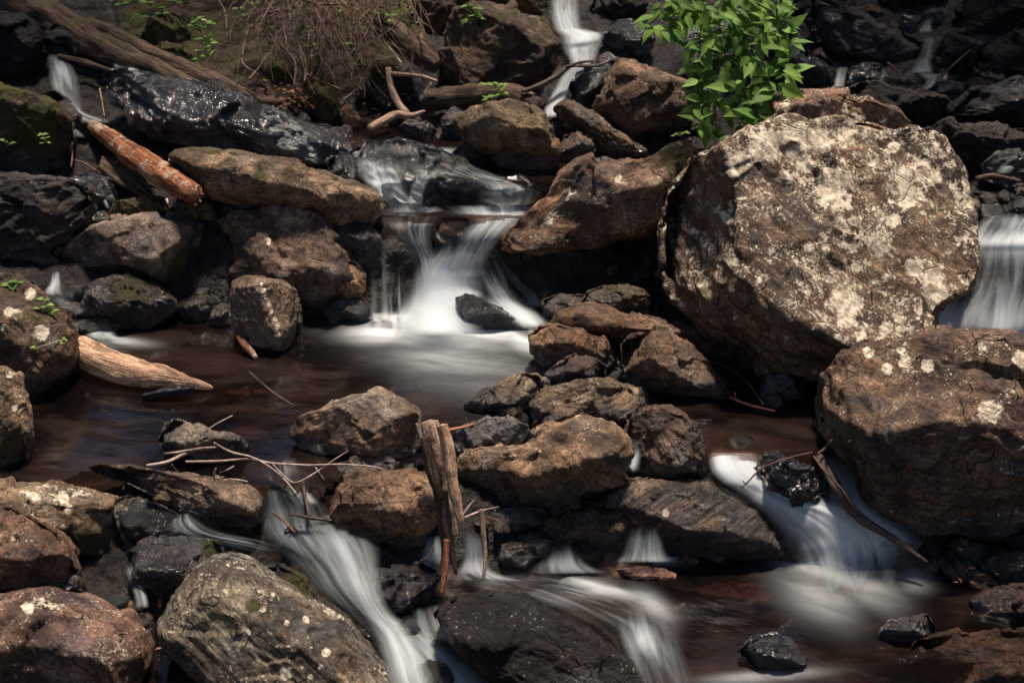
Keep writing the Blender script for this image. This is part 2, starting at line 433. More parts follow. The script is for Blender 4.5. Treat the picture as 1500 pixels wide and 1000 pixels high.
_W = np.linalg.solve(_A, np.concatenate([CP[:, 2], np.zeros(3)]))
def gz(px, py):
    q = np.stack([np.ravel(px), np.ravel(py)], -1) / 500.0
    out = np.concatenate([_k(q[i:i + 20000], _X) @ _W[:_n] for i in range(0, len(q), 20000)])
    return out + _W[_n] + q @ _W[_n + 1:]
def gD(px, py):
    return D_of_z(np.ravel(py), gz(px, py))
def G(px, py, lift=0):
    d = gD(px, py)
    return P(np.ravel(px), np.ravel(py), d - lift)
def G1(px, py, lift=0): return G([px], [py], lift)[0]

def inpoly(px, py, poly):
    px = np.asarray(px, float); py = np.asarray(py, float)
    r = np.zeros(px.shape, bool); n = len(poly)
    for i in range(n):
        x1, y1 = poly[i]; x2, y2 = poly[(i + 1) % n]
        c = ((y1 > py) != (y2 > py)) & (px < (x2 - x1) * (py - y1) / (y2 - y1 + 1e-12) + x1)
        r ^= c
    return r

POOLS = [
 (0.0, [(-120,700),(-120,590),(60,560),(110,475),(180,470),(330,462),(450,455),(545,450),(700,440),(830,470),(900,540),(1000,560),(1100,565),(1240,560),(1260,640),(1210,650),(1060,648),(1000,660),(820,640),(640,690),(520,690),(470,680),(400,690),(300,690),(120,690),(60,720)]),
 (-.33, [(640,838),(760,820),(860,812),(900,795),(1000,800),(1150,800),(1200,770),(1310,770),(1420,790),(1480,830),(1480,930),(1300,1080),(960,1100),(930,980),(900,930),(820,900),(700,880)]),
 (.505, [(470,185),(540,172),(650,182),(760,238),(830,235),(900,250),(880,290),(790,280),(740,262),(660,232),(620,215),(540,215),(500,250)]),
]
def surf(px, py):
    z = gz([px], [py])[0]
    for lv, poly in POOLS:
        if inpoly([px], [py], poly)[0]: z = max(z, lv)
    return z

BEDS = [
 [(40,480),(250,470),(540,480),(800,470),(830,560),(650,640),(450,760),(120,720),(0,760),(-100,560)],
 [(930,560),(1240,570),(1240,700),(1050,700),(930,620)],
 [(880,780),(1300,800),(1460,830),(1460,1100),(880,1100)],
 [(480,170),(640,170),(660,240),(520,240)],
 [(190,880),(260,880),(300,1000),(200,1000)],
 [(560,300),(780,300),(700,340),(580,340)],
 [(600,830),(780,840),(960,900),(700,900)],
]
gx = np.arange(-430, 1931, 5.0); gy = np.arange(-100, 1121, 5.0)
GX, GY = np.meshgrid(gx, gy)
DD = gD(GX, GY)
V = P(GX.ravel(), GY.ravel(), DD)
nz_ = fbm(V * 7, 5, .55) * .035 + np.abs(fbm(V * 19 + 4, 3)) * .018
bed = np.zeros(GX.size)
for b in BEDS: bed = np.maximum(bed, inpoly(GX.ravel(), GY.ravel(), b).astype(float))
bk = bed.reshape(GX.shape)
for _ in range(3):
    bk = (np.roll(bk, 1, 0) + np.roll(bk, -1, 0) + np.roll(bk, 1, 1) + np.roll(bk, -1, 1) + bk * 2) / 6
bed = bk.ravel()
soil = inpoly(GX.ravel(), GY.ravel(), [(180,-200),(680,-200),(640,30),(560,120),(430,150),(340,110),(180,70)]).astype(float)
V[:, 2] += nz_ * (1 - bed * .6) - .012
rows, cols = GX.shape
ii = np.arange(rows * cols).reshape(rows, cols)
Fq = np.stack([ii[1:, :-1].ravel(), ii[1:, 1:].ravel(), ii[:-1, 1:].ravel(), ii[:-1, :-1].ravel()], -1)
tag(mesh('stream_bed', V, Fq, M_GROUND, dict(bed=bed, soil=soil), origin=np.zeros(3)), kind='structure')
# the valley floor and banks running on past the picture, to the horizon
a = np.linspace(-60, 60, 121); b = np.linspace(-30, 70, 101)
XX, YY = np.meshgrid(a, b)
ZZ = np.interp(YY.ravel(), [-30, 0, 3, 4.5, 6, 7.6, 9, 14, 70], [-1.6, -1.2, -.95, -.6, 0.0, .7, 1.9, 4.5, 16])
ZZ = ZZ + np.clip(np.abs(XX.ravel()) - 3.2, 0, 60) * .28 - .22 + .25 * fbm(np.stack([XX.ravel(), YY.ravel(), 0 * XX.ravel()], -1) * .4, 4)
V = np.stack([XX.ravel(), YY.ravel(), ZZ], -1)
r_, c_ = XX.shape; ii = np.arange(r_ * c_).reshape(r_, c_)
Fq = np.stack([ii[:-1, :-1].ravel(), ii[:-1, 1:].ravel(), ii[1:, 1:].ravel(), ii[1:, :-1].ravel()], -1)
tag(mesh('forest_ground', V, Fq, M_GROUND, dict(bed=np.zeros(len(V)), soil=np.ones(len(V))), origin=np.zeros(3)), kind='structure')

# ------------------------------------------------------------------ rocks
_ico = {}
def ico(k):
    if k not in _ico:
        bm = bmesh.new(); bmesh.ops.create_icosphere(bm, subdivisions=k, radius=1)
        _ico[k] = (np.array([v.co[:] for v in bm.verts]), np.array([[v.index for v in f.verts] for f in bm.faces]))
        bm.free()
    return _ico[k]

COLS = dict(brown=(.128,.080,.052), purple=(.115,.072,.060), olive=(.100,.076,.040), slate=(.078,.074,.080),
            grey=(.138,.103,.073), tan=(.19,.13,.085), dark=(.042,.034,.032), black=(.017,.0145,.016), rust=(.17,.085,.045),
            mid=(.080,.056,.041))
NROCK = 0
def rock(label, pts, T=None, dd=0, crest=None, col='brown', lich=0., moss=0., wet=.22, sa=None, st=.3, amp=1., spots=(), mspots=(),
         sub=None, nf=11, wl=.10, cat='rock', name='boulder', group=None, ext=.06, D=None, cracks=0, chip=1.0):
    global NROCK
    NROCK += 1
    rs = np.random.RandomState(NROCK * 13 + 5)
    pts = np.array(pts, float)
    pts = pts.mean(0) + (pts - pts.mean(0)) * 1.02
    x, y = pts[:, 0], pts[:, 1]
    xs, ys = np.roll(x, -1), np.roll(y, -1)
    cr = x * ys - xs * y; A = cr.sum() / 2
    cx = ((x + xs) * cr).sum() / (6 * A); cy = ((y + ys) * cr).sum() / (6 * A)
    ymax = y.max(); xb = x[y > ymax - 12].mean()
    zb = surf(xb, ymax)
    D0 = D if D else float(D_of_z(ymax, zb))
    w, h = x.max() - x.min(), y.max() - y.min()
    mpp = D0 / F
    size = math.sqrt(abs(A)) * mpp
    T = (T if T else .46) * size
    Dc = D0 + dd + .35 * T
    mpp = Dc / F
    # outline as a radius over the angle
    th = np.linspace(-math.pi, math.pi, 721)
    rr = np.zeros(721)
    ex, ey = (x - cx) * mpp, -(y - cy) * mpp
    low = ey < -.25 * (h / 2) * mpp
    ey = np.where(low, ey * (1 + ext), ey)
    for i in range(len(ex)):
        x1, y1, x2, y2 = ex[i], ey[i], ex[(i + 1) % len(ex)], ey[(i + 1) % len(ex)]
        dx, dy = x2 - x1, y2 - y1
        ct, sn = np.cos(th), np.sin(th)
        den = ct * dy - sn * dx
        den = np.where(np.abs(den) < 1e-9, 1e-9, den)
        tt = (x1 * dy - y1 * dx) / den
        uu = (x1 * sn - y1 * ct) / den
        ok = (tt > 0) & (uu >= -1e-6) & (uu <= 1 + 1e-6)
        rr = np.where(ok, np.maximum(rr, tt), rr)
    ker = np.array([0, 0, 1, 2, 1, 0, 0.]); ker /= ker.sum()
    rr = np.convolve(np.concatenate([rr[-13:-1], rr, rr[1:13]]), ker, 'same')[12:-12]
    big = max(w, h)
    k = sub or (7 if big > 330 else 6 if big > 110 else 5 if big > 38 else 4)
    U, Fc = ico(k)
    s = np.sqrt(U[:, 0] ** 2 + U[:, 1] ** 2); ang = np.arctan2(U[:, 1], U[:, 0])
    R_ = np.interp(ang, th, rr)
    X = s * R_ * np.cos(ang); Y = s * R_ * np.sin(ang)
    ed = np.full(len(X), 9.0)
    tx, ty = rr * np.cos(th), rr * np.sin(th)
    for i in range(0, 720, 4):
        ax_, ay_, bx_, by_ = tx[i], ty[i], tx[i + 4], ty[i + 4]
        L2 = (bx_ - ax_) ** 2 + (by_ - ay_) ** 2 + 1e-12
        u_ = np.clip(((X - ax_) * (bx_ - ax_) + (Y - ay_) * (by_ - ay_)) / L2, 0, 1)
        ed = np.minimum(ed, np.hypot(X - ax_ - u_ * (bx_ - ax_), Y - ay_ - u_ * (by_ - ay_)))
    edge = (1 - (1 - np.clip(ed / (.52 * T), 0, 1)) ** 2.3) ** .5
    dome = T * edge
    front = U[:, 2] > 0
    z = dome.copy()
    if crest is None:
        a0 = rs.uniform(-.15, .15)
        cyy = y.min() + rs.uniform(.38, .5) * h
        crest = [(x.min(), cyy + a0 * w / 2, x.max(), cyy - a0 * w / 2, rs.uniform(.6, .9), rs.uniform(.6, 1.0), .95)]
    def smin(a, b, kk):
        hh = np.clip(.5 + .5 * (b - a) / kk, 0, 1)
        return b * (1 - hh) + a * hh - kk * hh * (1 - hh)
    pw = np.stack([X, Y, z], -1)
    wob = fbm(np.stack([X, Y, 0 * X], -1) / size * 2.2 + NROCK * 3.1, 3) * .06 * size
    for (ax, ay, bx, by, sU, sD, zf) in crest:
        A_ = np.array([(ax - cx) * mpp, -(ay - cy) * mpp]); B_ = np.array([(bx - cx) * mpp, -(by - cy) * mpp])
        t_ = (B_ - A_) / np.linalg.norm(B_ - A_)
        d = -(X - A_[0]) * t_[1] + (Y - A_[1]) * t_[0] + wob
        zz = zf * T - sU * np.clip(d, 0, None) - sD * np.clip(-d, 0, None)
        z = smin(z, zz, .025 * T)
    for q in range(nf):
        phi = rs.uniform(0, 2 * math.pi); tl = rs.uniform(.3, 1.2)
        n = np.array([math.sin(tl) * math.cos(phi), math.sin(tl) * math.sin(phi), math.cos(tl)])
        sup = (np.stack([X, Y, np.where(front, z, 0)], -1) @ n).max()
        dpl = sup * rs.uniform(.64, .92)
        zz = (dpl - X * n[0] - Y * n[1]) / n[2] + wob * .5
        z = smin(z, zz, .012 * T)
    z = np.maximum(z, -.6 * T)
    z = np.where(front, np.maximum(z, -.75 * T * edge), -T * .95 * edge)
    Pc = P([cx], [cy], [Dc])[0]
    V = Pc + X[:, None] * RT + Y[:, None] * UP - z[:, None] * FW
    # strata direction in the picture
    if sa is None: sa = rs.uniform(-35, 35)
    an = R(sa) + math.pi / 2
    nrm = math.cos(an) * RT + math.sin(an) * UP * .9 - .35 * FW; nrm /= np.linalg.norm(nrm)
    t1 = np.cross(nrm, FW); t1 /= np.linalg.norm(t1); t2 = np.cross(nrm, t1)
    q0 = V @ nrm
    def normals(V):
        a, b, c = V[Fc[:, 0]], V[Fc[:, 1]], V[Fc[:, 2]]
        fn = np.cross(b - a, c - a)
        N = np.zeros_like(V)
        for j in range(3):
            for ax_ in range(3): N[:, ax_] += np.bincount(Fc[:, j], fn[:, ax_], len(V))
        return N / (np.linalg.norm(N, axis=1)[:, None] + 1e-12)
    N = normals(V)
    o = NROCK * 7.7
    d = .018 * fbm(V / size * 2.6 + o, 4, .5)
    chip *= .8
    # chipped faces: tilted cells with sharp steps between them
    Q = (V - Pc) / size
    Q = Q + .05 * np.stack([fbm(Q * 3 + o, 3), fbm(Q * 3 + o + 40, 3), fbm(Q * 3 + o + 80, 3)], -1)
    for (M_, am) in ((int(26 + big * .05), .26), (int(110 + big * .3), .20)):
        rad = np.array([np.abs(X).max(), np.abs(Y).max(), T]) / size
        sd = rs.uniform(-1, 1, (M_, 3)) * rad
        sd = sd[:, :1] * RT + sd[:, 1:2] * UP - sd[:, 2:] * FW
        rv = rs.normal(size=(M_, 3)) * .5; ro = rs.uniform(-.02, .02, M_)
        out = np.zeros(len(V))
        for i0 in range(0, len(V), 30000):
            q = Q[i0:i0 + 30000]
            d2_ = np.sqrt(((q[:, None, :] - sd[None]) ** 2).sum(-1))
            ix = np.argpartition(d2_, 1, axis=1)[:, :2]
            r0 = np.arange(len(q)); da, db = d2_[r0, ix[:, 0]], d2_[r0, ix[:, 1]]
            sw = da > db; ia = np.where(sw, ix[:, 1], ix[:, 0]); ib = np.where(sw, ix[:, 0], ix[:, 1])
            gap = np.abs(da - db)
            pa = ((q - sd[ia]) * rv[ia]).sum(-1) + ro[ia]; pb = ((q - sd[ib]) * rv[ib]).sum(-1) + ro[ib]
            wt = .5 + .5 * sstep(0, .016, gap)
            out[i0:i0 + 30000] = pa * wt + pb * (1 - wt)
        d += am * out * chip
    qq = q0 + .06 * size * fbm(V / size * 2 + o, 3)
    if st > 0:
        sc_ = qq / size * 9 + 2.2 * fbm(np.stack([q0 * 0, V @ t1, V @ t2], -1) / size * 2.5 + o, 3)
        fr = sc_ - np.floor(sc_)
        d += st * (.035 * (fr - sstep(.80, 1.0, fr)) + .02 * fbm(np.stack([qq * 26, (V @ t1) * 2.2, (V @ t2) * 2.2], -1) / size + o, 3))
    for c_ in range(0):
        cn = pn(V / size * (1.2 + .3 * c_) + o + 31 * c_)
        d -= .03 * np.exp(-(cn / .035) ** 2)
    V = V + N * (d * amp * size)[:, None]
    N = normals(V)
    d = .012 * fbm(V * 22 + o, 4, .6) + .006 * fbm(V * 60 + o, 3, .6)
    V = V + N * (d * amp * .55)[:, None]
    pxv = 750 + (V - C0) @ RT / ((V - C0) @ FW) * F; pyv = 500 - (V - C0) @ UP / ((V - C0) @ FW) * F
    L = np.zeros(len(V)); wpx = 5 * fbm(V * 30 + o, 3)
    for (sx, sy, sr) in spots:
        dd_ = np.hypot(pxv - sx, (pyv - sy)) / sr + wpx / max(sr, 6) * .8
        L = np.maximum(L, np.where(front, np.clip(1.5 - dd_, 0, 1), 0))
    Mv = np.zeros(len(V))
    for (sx, sy, sr, ss) in mspots:
        dd_ = np.hypot(pxv - sx, (pyv - sy)) / sr
        Mv += np.clip(1.2 - dd_, 0, 1) * ss
    wlv = (1 - sstep(zb + wl * .4, zb + wl * 1.3, V[:, 2] + .02 * fbm(V * 14 + o, 3))) if wl > 0 else np.zeros(len(V))
    fibv = np.stack([q0 + .02 * size * fbm(V / size * 2 + o, 2), V @ t1, V @ t2], -1)
    ob = mesh(name, V, Fc, M_ROCK, dict(lich=L, wl=wlv, mossv=Mv, fib=fibv))
    cc = COLS[col] if isinstance(col, str) else col
    ob.color = (*cc, 1)
    ob['lichen'] = float(lich); ob['moss'] = float(moss); ob['wet'] = float(wet); ob['strata'] = float(st)
    return tag(ob, label, cat, group)


# ------------------------------------------------------------------ every rock, from the big boulder down
# the big lichen boulder on the right
rock('huge tan boulder crusted with pale lichen, the largest in the stream',
     [(975,330),(983,290),(1000,262),(1018,236),(1060,212),(1098,194),(1140,184),(1170,181),(1220,180),(1262,180),(1310,195),(1350,198),(1376,205),(1395,235),(1412,275),(1415,320),(1408,380),(1398,425),(1370,445),(1350,456),(1342,495),(1310,520),(1280,545),(1230,560),(1200,556),(1160,550),(1115,545),(1075,512),(1040,492),(1010,462),(990,430),(975,395)],
     T=.56, crest=[(1046,450,1066,200,3.6,-3,.86),(1040,418,1225,556,.56,1.2,1.0),(1340,180,1400,460,.5,.0,.95)],
     col=(.128,.088,.062), lich=.74, wet=0, moss=-.1, sa=-38, st=.7, nf=0, cracks=1, wl=.03, amp=.8, chip=.65, ext=.0,
     spots=[(1325,272,11),(1328,295,13),(1308,325,10),(1240,445,24),(1240,470,14),(1215,280,20),(1180,240,16),(1252,393,9),(1340,392,15),(1365,410,18),(1375,430,14),(1165,205,28),(1120,215,26),(1080,240,22),(1065,265,18),(1200,205,20),(1240,200,14),(1310,215,9),(1210,362,8),(1185,362,8),(1370,260,12),(1060,320,12),(1150,260,12)])
rock('weathered lichen-patched slab lying on the back of the huge boulder',
     [(1108,172),(1118,150),(1140,138),(1170,132),(1220,137),(1265,150),(1300,165),(1327,182),(1342,200),(1335,218),(1250,225),(1150,225),(1115,205)],
     T=.8, D=gD([1180],[548])[0]+.10, dd=.16, col=(0.163,0.105,0.074), lich=.45, sa=-20, nf=3, spots=[(1195,175,10),(1232,162,12),(1256,172,10),(1290,175,7),(1150,150,8)], wl=0,
     crest=[(1110,190,1340,205,.5,.5,.95)])
rock('small red-brown rock peeping out behind the huge boulder on its right', [(1396,282),(1412,276),(1430,290),(1437,308),(1425,330),(1405,350),(1390,340)], col='brown', dd=-.05, wl=0)
rock('massive flat-topped boulder with a round pale lichen, on the right edge',
     [(1210,595),(1220,560),(1240,530),(1265,508),(1310,499),(1370,494),(1430,492),(1475,500),(1540,515),(1600,600),(1620,740),(1540,790),(1480,782),(1400,778),(1330,765),(1280,742),(1245,700),(1218,650),(1206,622)],
     T=.50, crest=[(1215,600,1560,640,.55,.55,.98),(1210,560,1330,790,-.05,.7,1.1)], col=(0.115,0.078,0.057), lich=.30, moss=.12, chip=.7, sa=-8, st=.6, nf=3, cracks=2, wl=.10, ext=.02,
     spots=[(1451,603,18),(1326,529,10),(1438,508,7),(1495,525,12),(1272,516,9),(1320,512,6),(1360,535,10),(1300,540,9),(1400,470,5)])

# left bank
rock('mossy dark boulder at the upper left edge, under the thin waterfall',
     [(-40,130),(10,131),(40,134),(70,146),(92,158),(104,178),(106,205),(88,238),(50,256),(10,262),(-40,260)], col='mid', moss=.55, lich=.1, T=.6,
     crest=[(-40,190,110,200,.5,.8,.95)], mspots=[(55,190,38,.5),(5,170,20,.4)])
rock('dark slanting rock beside the thin left waterfall', [(60,140),(80,132),(100,150),(125,172),(140,195),(150,225),(130,235),(105,215),(95,180)], col='dark', wet=.4, dd=.05)
rock('dark broken bank rock below the mossy boulder at the left edge',
     [(-40,262),(20,258),(60,262),(100,262),(128,275),(130,300),(112,330),(85,360),(72,395),(40,405),(-40,400)], col='dark', wet=.35, moss=.1, st=.6, crest=[(-40,310,130,290,.6,.7,.95)], dd=.05)
rock('small dark wet rock under the splintered brown wood', [(98,262),(125,255),(160,262),(172,290),(160,315),(125,318),(100,300)], col='dark', wet=.7)
rock('earthy left bank boulder with round pale lichens and small seedlings',
     [(-40,395),(20,405),(45,418),(62,435),(85,470),(105,490),(110,520),(97,552),(62,574),(28,580),(-10,578),(-40,540)], T=.5,
     crest=[(-30,470,110,560,.35,.8,.95)], col=(0.096,0.063,0.042), moss=.30, lich=.1, spots=[(13,456,8),(25,460,8),(60,487,12),(2,480,6),(45,430,9)], sa=-35, nf=3)
rock('pale grey rock at the left edge with green moss at its foot',
     [(-40,538),(10,541),(25,552),(30,575),(40,600),(42,630),(38,670),(20,690),(-40,692)], T=.6, crest=[(-40,600,50,620,.5,.6,.95)], col='grey', moss=.15, lich=.35, mspots=[(15,655,30,.7),(30,630,16,.4)], spots=[(15,548,6),(25,597,8)])
rock('mossy-sided flat slate boulder at centre left with brown rings on top',
     [(80,380),(108,355),(138,335),(163,322),(215,317),(265,320),(296,328),(299,345),(290,370),(276,400),(252,416),(225,410),(190,402),(130,396),(92,394)],
     T=.7, crest=[(75,385,250,392,.42,1.4,1.0),(205,420,302,322,-.12,1.5,1.0)], col=(0.141,0.112,0.093), moss=.02, lich=.08, sa=12, st=.25, nf=1, mspots=[(275,380,34,.85),(258,405,24,.6)], amp=.6)
rock('dark wet stone with a mossy cap, at the head of the left pool',
     [(126,450),(140,420),(160,405),(190,404),(225,416),(250,435),(255,452),(232,470),(197,488),(165,480),(138,466)], T=.6, crest=[(130,455,250,440,.6,.7,.95)], col='mid', wet=.55, moss=.28, sa=-22, st=.8, mspots=[(190,420,30,.4)])
rock('low olive rock just behind the flat slate boulder', [(158,318),(172,296),(215,287),(243,290),(246,306),(228,322),(190,326)], col='olive', moss=.35, wl=0)
rock('mossy stone wedged under the tip of the orange log', [(243,310),(262,297),(292,292),(318,300),(328,318),(300,333),(265,325)], col='olive', moss=.4, wl=0)
rock('smooth purple-grey stone at the tip of the orange log', [(284,266),(302,261),(325,280),(331,298),(310,306),(291,300)], col='slate', wl=0)
rock('small grey stone between the long mossy boulder and the knobbly one', [(326,290),(345,283),(360,287),(358,303),(335,308)], col='grey', wl=0)
rock('long rounded mossy-brown boulder lying left of the main waterfall',
     [(258,240),(262,228),(300,223),(345,226),(390,232),(440,243),(480,257),(520,270),(552,283),(566,300),(563,318),(540,331),(500,328),(460,316),(408,312),(350,305),(310,290),(280,266)],
     T=.75, crest=[(255,262,565,318,.75,.75,1.0)], col=(0.148,0.105,0.071), moss=.36, lich=.12, sa=-12, st=.25, nf=2, dd=-.06, wl=0)
rock('broad angular blue-brown boulder at centre left above the pointed stone',
     [(297,370),(300,345),(318,325),(352,313),(390,306),(430,302),(465,308),(488,322),(500,348),(522,378),(531,405),(530,440),(505,458),(470,462),(440,450),(400,436),(350,424),(315,408),(300,390)],
     T=.62, crest=[(295,378,535,420,.5,.95,1.0),(430,300,475,470,-.05,.55,1.02)], col=(0.148,0.105,0.081), moss=.08, lich=.1, sa=-15, st=.5, nf=3, cracks=2, spots=[(393,353,5)], ext=.0)
rock('mossy knob of rock on top of the broad angular boulder', [(385,312),(392,296),(410,289),(428,294),(438,310),(425,322),(398,322)], col='olive', moss=.35, dd=-.02, wl=0, nf=2)
rock('knobbly brown stone beside the long mossy boulder', [(322,312),(335,293),(360,290),(382,300),(385,316),(355,325)], col='grey', moss=.15, wl=0)
rock('dark wet blue rock at the left lip of the main waterfall',
     [(482,325),(505,315),(535,325),(556,345),(565,372),(552,395),(528,398),(505,375),(490,350)], col='slate', wet=.55, dd=-.03, wl=0, sa=-30, st=.6)
rock('rounded brown rock under the broad boulder, left of the main fall', [(500,380),(520,385),(532,400),(535,430),(525,450),(505,452),(492,420)], col='brown', moss=.1, dd=-.1, wl=0)
rock('glossy black rock at the left foot of the main waterfall', [(478,452),(500,436),(525,438),(545,452),(545,468),(525,478),(490,472)], col='black', wet=.9, T=.6)
rock('upright pointed stone with a pale vein, standing in the left pool',
     [(341,432),(345,415),(358,406),(382,406),(415,413),(432,424),(433,455),(428,490),(416,514),(388,509),(357,498),(345,478),(343,455)],
     T=.6, chip=.5, crest=[(378,400,412,516,.9,.5,1.0),(340,425,435,432,1.1,.05,1.1)], col=(0.141,0.102,0.074), moss=.1, lich=.18, sa=-70, st=.6, nf=2, spots=[(383,415,3),(386,425,3.5),(390,435,3.5),(394,446,3.5),(398,457,3.5),(402,468,3.5),(406,479,3.5),(410,490,3)])
rock('small mossy stone behind the upright pointed stone', [(425,450),(438,446),(442,465),(442,488),(430,492),(420,480)], col='olive', moss=.8)
rock('squarish mossy stone in the row left of the pointed stone', [(262,440),(285,430),(308,436),(312,458),(300,474),(272,472),(262,458)], col='mid', moss=.3, wet=.2)
rock('little dark stone touching the pointed stone on its left', [(308,460),(320,447),(335,452),(338,470),(325,481),(308,478)], col='mid', wet=.2)
rock('black wet stone beside the small left waterfall', [(84,432),(95,416),(125,418),(140,430),(138,446),(110,453),(90,448)], col='black', wet=.7)
rock('thin dark stone barely breaking the left pool', [(208,580),(235,570),(262,565),(284,564),(280,572),(250,580),(222,587)], col='dark', wet=.7, T=.4, nf=2)
rock('dark ledge the small left waterfall runs over', [(85,478),(110,468),(150,465),(170,478),(165,496),(130,500),(95,495)], col='dark', wet=.8, dd=.03)

# upper left, wet ledges and mossy stones
rock('great dark wet ledge with blue sheen above the long mossy boulder',
     [(165,130),(190,122),(225,122),(270,130),(320,138),(355,148),(382,168),(386,198),(378,224),(340,226),(290,217),(240,202),(205,188),(188,165)],
     T=.7, crest=[(165,160,390,205,.8,.6,1.0)], col=(.045,.048,.055), wet=.75, moss=.03, sa=-28, st=1.0, nf=3, amp=1.3, dd=.0)
rock('pale blue wet slab upstream of the long mossy boulder', [(360,218),(365,200),(385,176),(410,175),(440,188),(470,203),(495,222),(500,245),(445,242),(400,236),(368,230)], T=.5, crest=[(360,222,500,238,.3,.6,1.0)],
     col=(.15,.175,.185), wet=.38, sa=-20, st=.6, nf=2)
rock('brown wet ledge stone below the rotten log', [(255,160),(275,155),(320,175),(335,205),(325,224),(290,215),(262,190)], col='mid', wet=.3, moss=.25, dd=-.06, T=.4)
rock('mossy triangular stone behind the upper left rotten log', [(205,55),(222,30),(244,17),(262,25),(276,48),(270,66),(235,72),(210,68)], col='mid', moss=.6, wl=0, T=.6)
rock('low mossy stone between rotten log and yellow-green seedling', [(218,80),(235,62),(262,66),(285,85),(288,100),(260,104),(228,98)], col='mid', moss=.9, wl=0)
rock('tall pointed mossy stone at the foot of the hanging roots', [(452,142),(457,118),(467,111),(480,122),(493,145),(505,165),(508,186),(490,188),(470,180),(456,162)], col='olive', moss=.7, wl=0, T=.5, sa=60, st=.6)
rock('round moss-covered stone under the hanging roots', [(390,112),(398,95),(412,88),(428,98),(432,115),(415,124),(396,122)], col='olive', moss=1.2, wl=0)
rock('angular brown stone next to the fallen leaves', [(282,140),(300,122),(322,118),(335,132),(334,150),(305,153)], col='mid', moss=.3, wl=0)
rock('grey stone at the edge of the leaf litter', [(350,145),(358,122),(374,116),(390,128),(392,148),(370,152)], col='brown', moss=.2, wl=0)
rock('flat grey slate by the upper stream, left of the forked driftwood', [(425,170),(432,160),(450,165),(452,180),(485,184),(488,192),(450,194),(430,186)], col='slate', wet=.2, wl=0)
rock('brown pointed stone leaning by the upper stream', [(496,160),(505,150),(520,162),(532,180),(525,190),(505,184)], col='brown', moss=.2, wl=0)
rock('rounded dark stone behind the forked driftwood', [(540,130),(560,122),(590,128),(600,150),(580,160),(550,155)], col='dark', wet=.3)
rock('small wet stone under the forked driftwood', [(580,188),(600,176),(625,180),(640,192),(630,205),(600,204)], col='mid', wet=.4)
rock('dark mossy mound below the hanging roots', [(150,75),(140,60),(175,45),(200,58),(205,80),(180,92)], col='dark', moss=.5, wl=0)

rock('long low dark ledge sloping from the thin left fall toward the main waterfall', [(150,108),(185,104),(260,118),(340,142),(420,168),(500,205),(528,235),(520,262),(478,252),(400,232),(330,205),(250,168),(180,140)],
     T=.42, crest=[(150,118,525,248,.9,.8,1.0)], col=(.03,.032,.036), wet=.8, moss=.12, sa=-24, st=1.1, nf=3, wl=0, dd=.12, amp=.9)
rock('thin layered dark slab lying against the sloping ledge', [(195,160),(250,172),(310,192),(372,216),(368,228),(300,222),(240,206),(200,188)], T=.6, crest=[(195,168,372,222,.7,.9,1.0)], col=(.03,.032,.038), wet=.85, sa=-24, st=1.2, nf=2, wl=0, dd=-.04)
rock('dark wet stone stepping down beside the left lip of the main fall', [(478,235),(505,222),(528,240),(532,275),(518,292),(490,272)], col='black', wet=.8, wl=0)

# upper centre
rock('great square dark boulder under the upper right cascade, mossy brown',
     [(652,118),(650,85),(656,50),(668,22),(692,8),(720,10),(770,22),(803,35),(818,55),(826,80),(834,96),(826,108),(792,128),(760,135),(710,135),(668,130)],
     T=.55, crest=[(650,40,835,60,1.0,.25,.95),(745,0,765,140,.0,.45,1.02)], col=(0.078,0.052,0.036), moss=.34, lich=.08, sa=-40, st=.4, nf=3, wl=.03)
rock('brown block at the top edge left of the square dark boulder', [(598,10),(615,-15),(665,-18),(668,20),(650,42),(620,45),(600,35)], col='brown', moss=.2, wl=0)
rock('mossy ledge along the top edge above the square boulder', [(640,0),(680,-25),(760,-30),(805,-10),(812,20),(790,30),(740,20),(690,12)], col='olive', moss=.4, wl=0)
rock('smooth domed olive boulder in front of the long dead log',
     [(670,180),(690,162),(715,152),(745,148),(778,160),(797,172),(810,195),(819,222),(816,242),(800,252),(770,248),(735,243),(700,224),(678,202)],
     T=.55, crest=[(668,188,800,205,.65,.62,1.0),(735,150,830,260,.1,.5,1.05)], col=(0.122,0.087,0.053), moss=.2, sa=-10, st=.15, nf=2)
rock('grey splinter of rock left of the smooth domed boulder', [(646,175),(664,157),(686,163),(690,180),(682,200),(664,205),(648,192)], col='slate', sa=50, st=.7)
rock('small mossy rock in front of the smooth domed boulder', [(665,222),(684,206),(706,206),(732,220),(737,232),(702,238),(672,234)], col='olive', moss=.4, dd=-.05)
rock('brown cube of rock right of the smooth domed boulder', [(815,222),(827,199),(845,194),(863,201),(872,222),(863,237),(838,239),(820,235)], col='brown')
rock('dark stone tucked under the narrow fall', [(800,190),(805,175),(825,172),(836,185),(832,205),(812,214)], col='dark', wet=.4)
rock('long leaning slate plank of rock below the narrow fall',
     [(813,158),(826,151),(850,156),(882,175),(915,198),(945,220),(946,232),(922,238),(885,226),(850,203),(822,180)],
     T=.7, crest=[(812,165,945,240,.5,.9,1.0)], col='grey', moss=.1, sa=-35, st=.9, nf=1)
rock('big wedge boulder with one white lichen dot, right of the upper cascade',
     [(872,165),(880,130),(893,104),(908,93),(928,93),(955,106),(988,118),(1014,124),(1022,148),(1005,180),(968,197),(928,212),(915,208),(898,188)],
     T=.6, crest=[(945,90,905,215,.35,.12,1.05),(880,112,1020,140,.7,.2,1.1)], col=(0.152,0.102,0.071), moss=.02, lich=.12, sa=-60, st=.3, nf=2, spots=[(960,132,6)])
rock('glossy wet stone splitting the upper cascade', [(834,128),(846,106),(868,97),(892,98),(900,112),(890,135),(872,152),(850,154),(838,144)], col='black', wet=.9, dd=-.03, moss=.05)
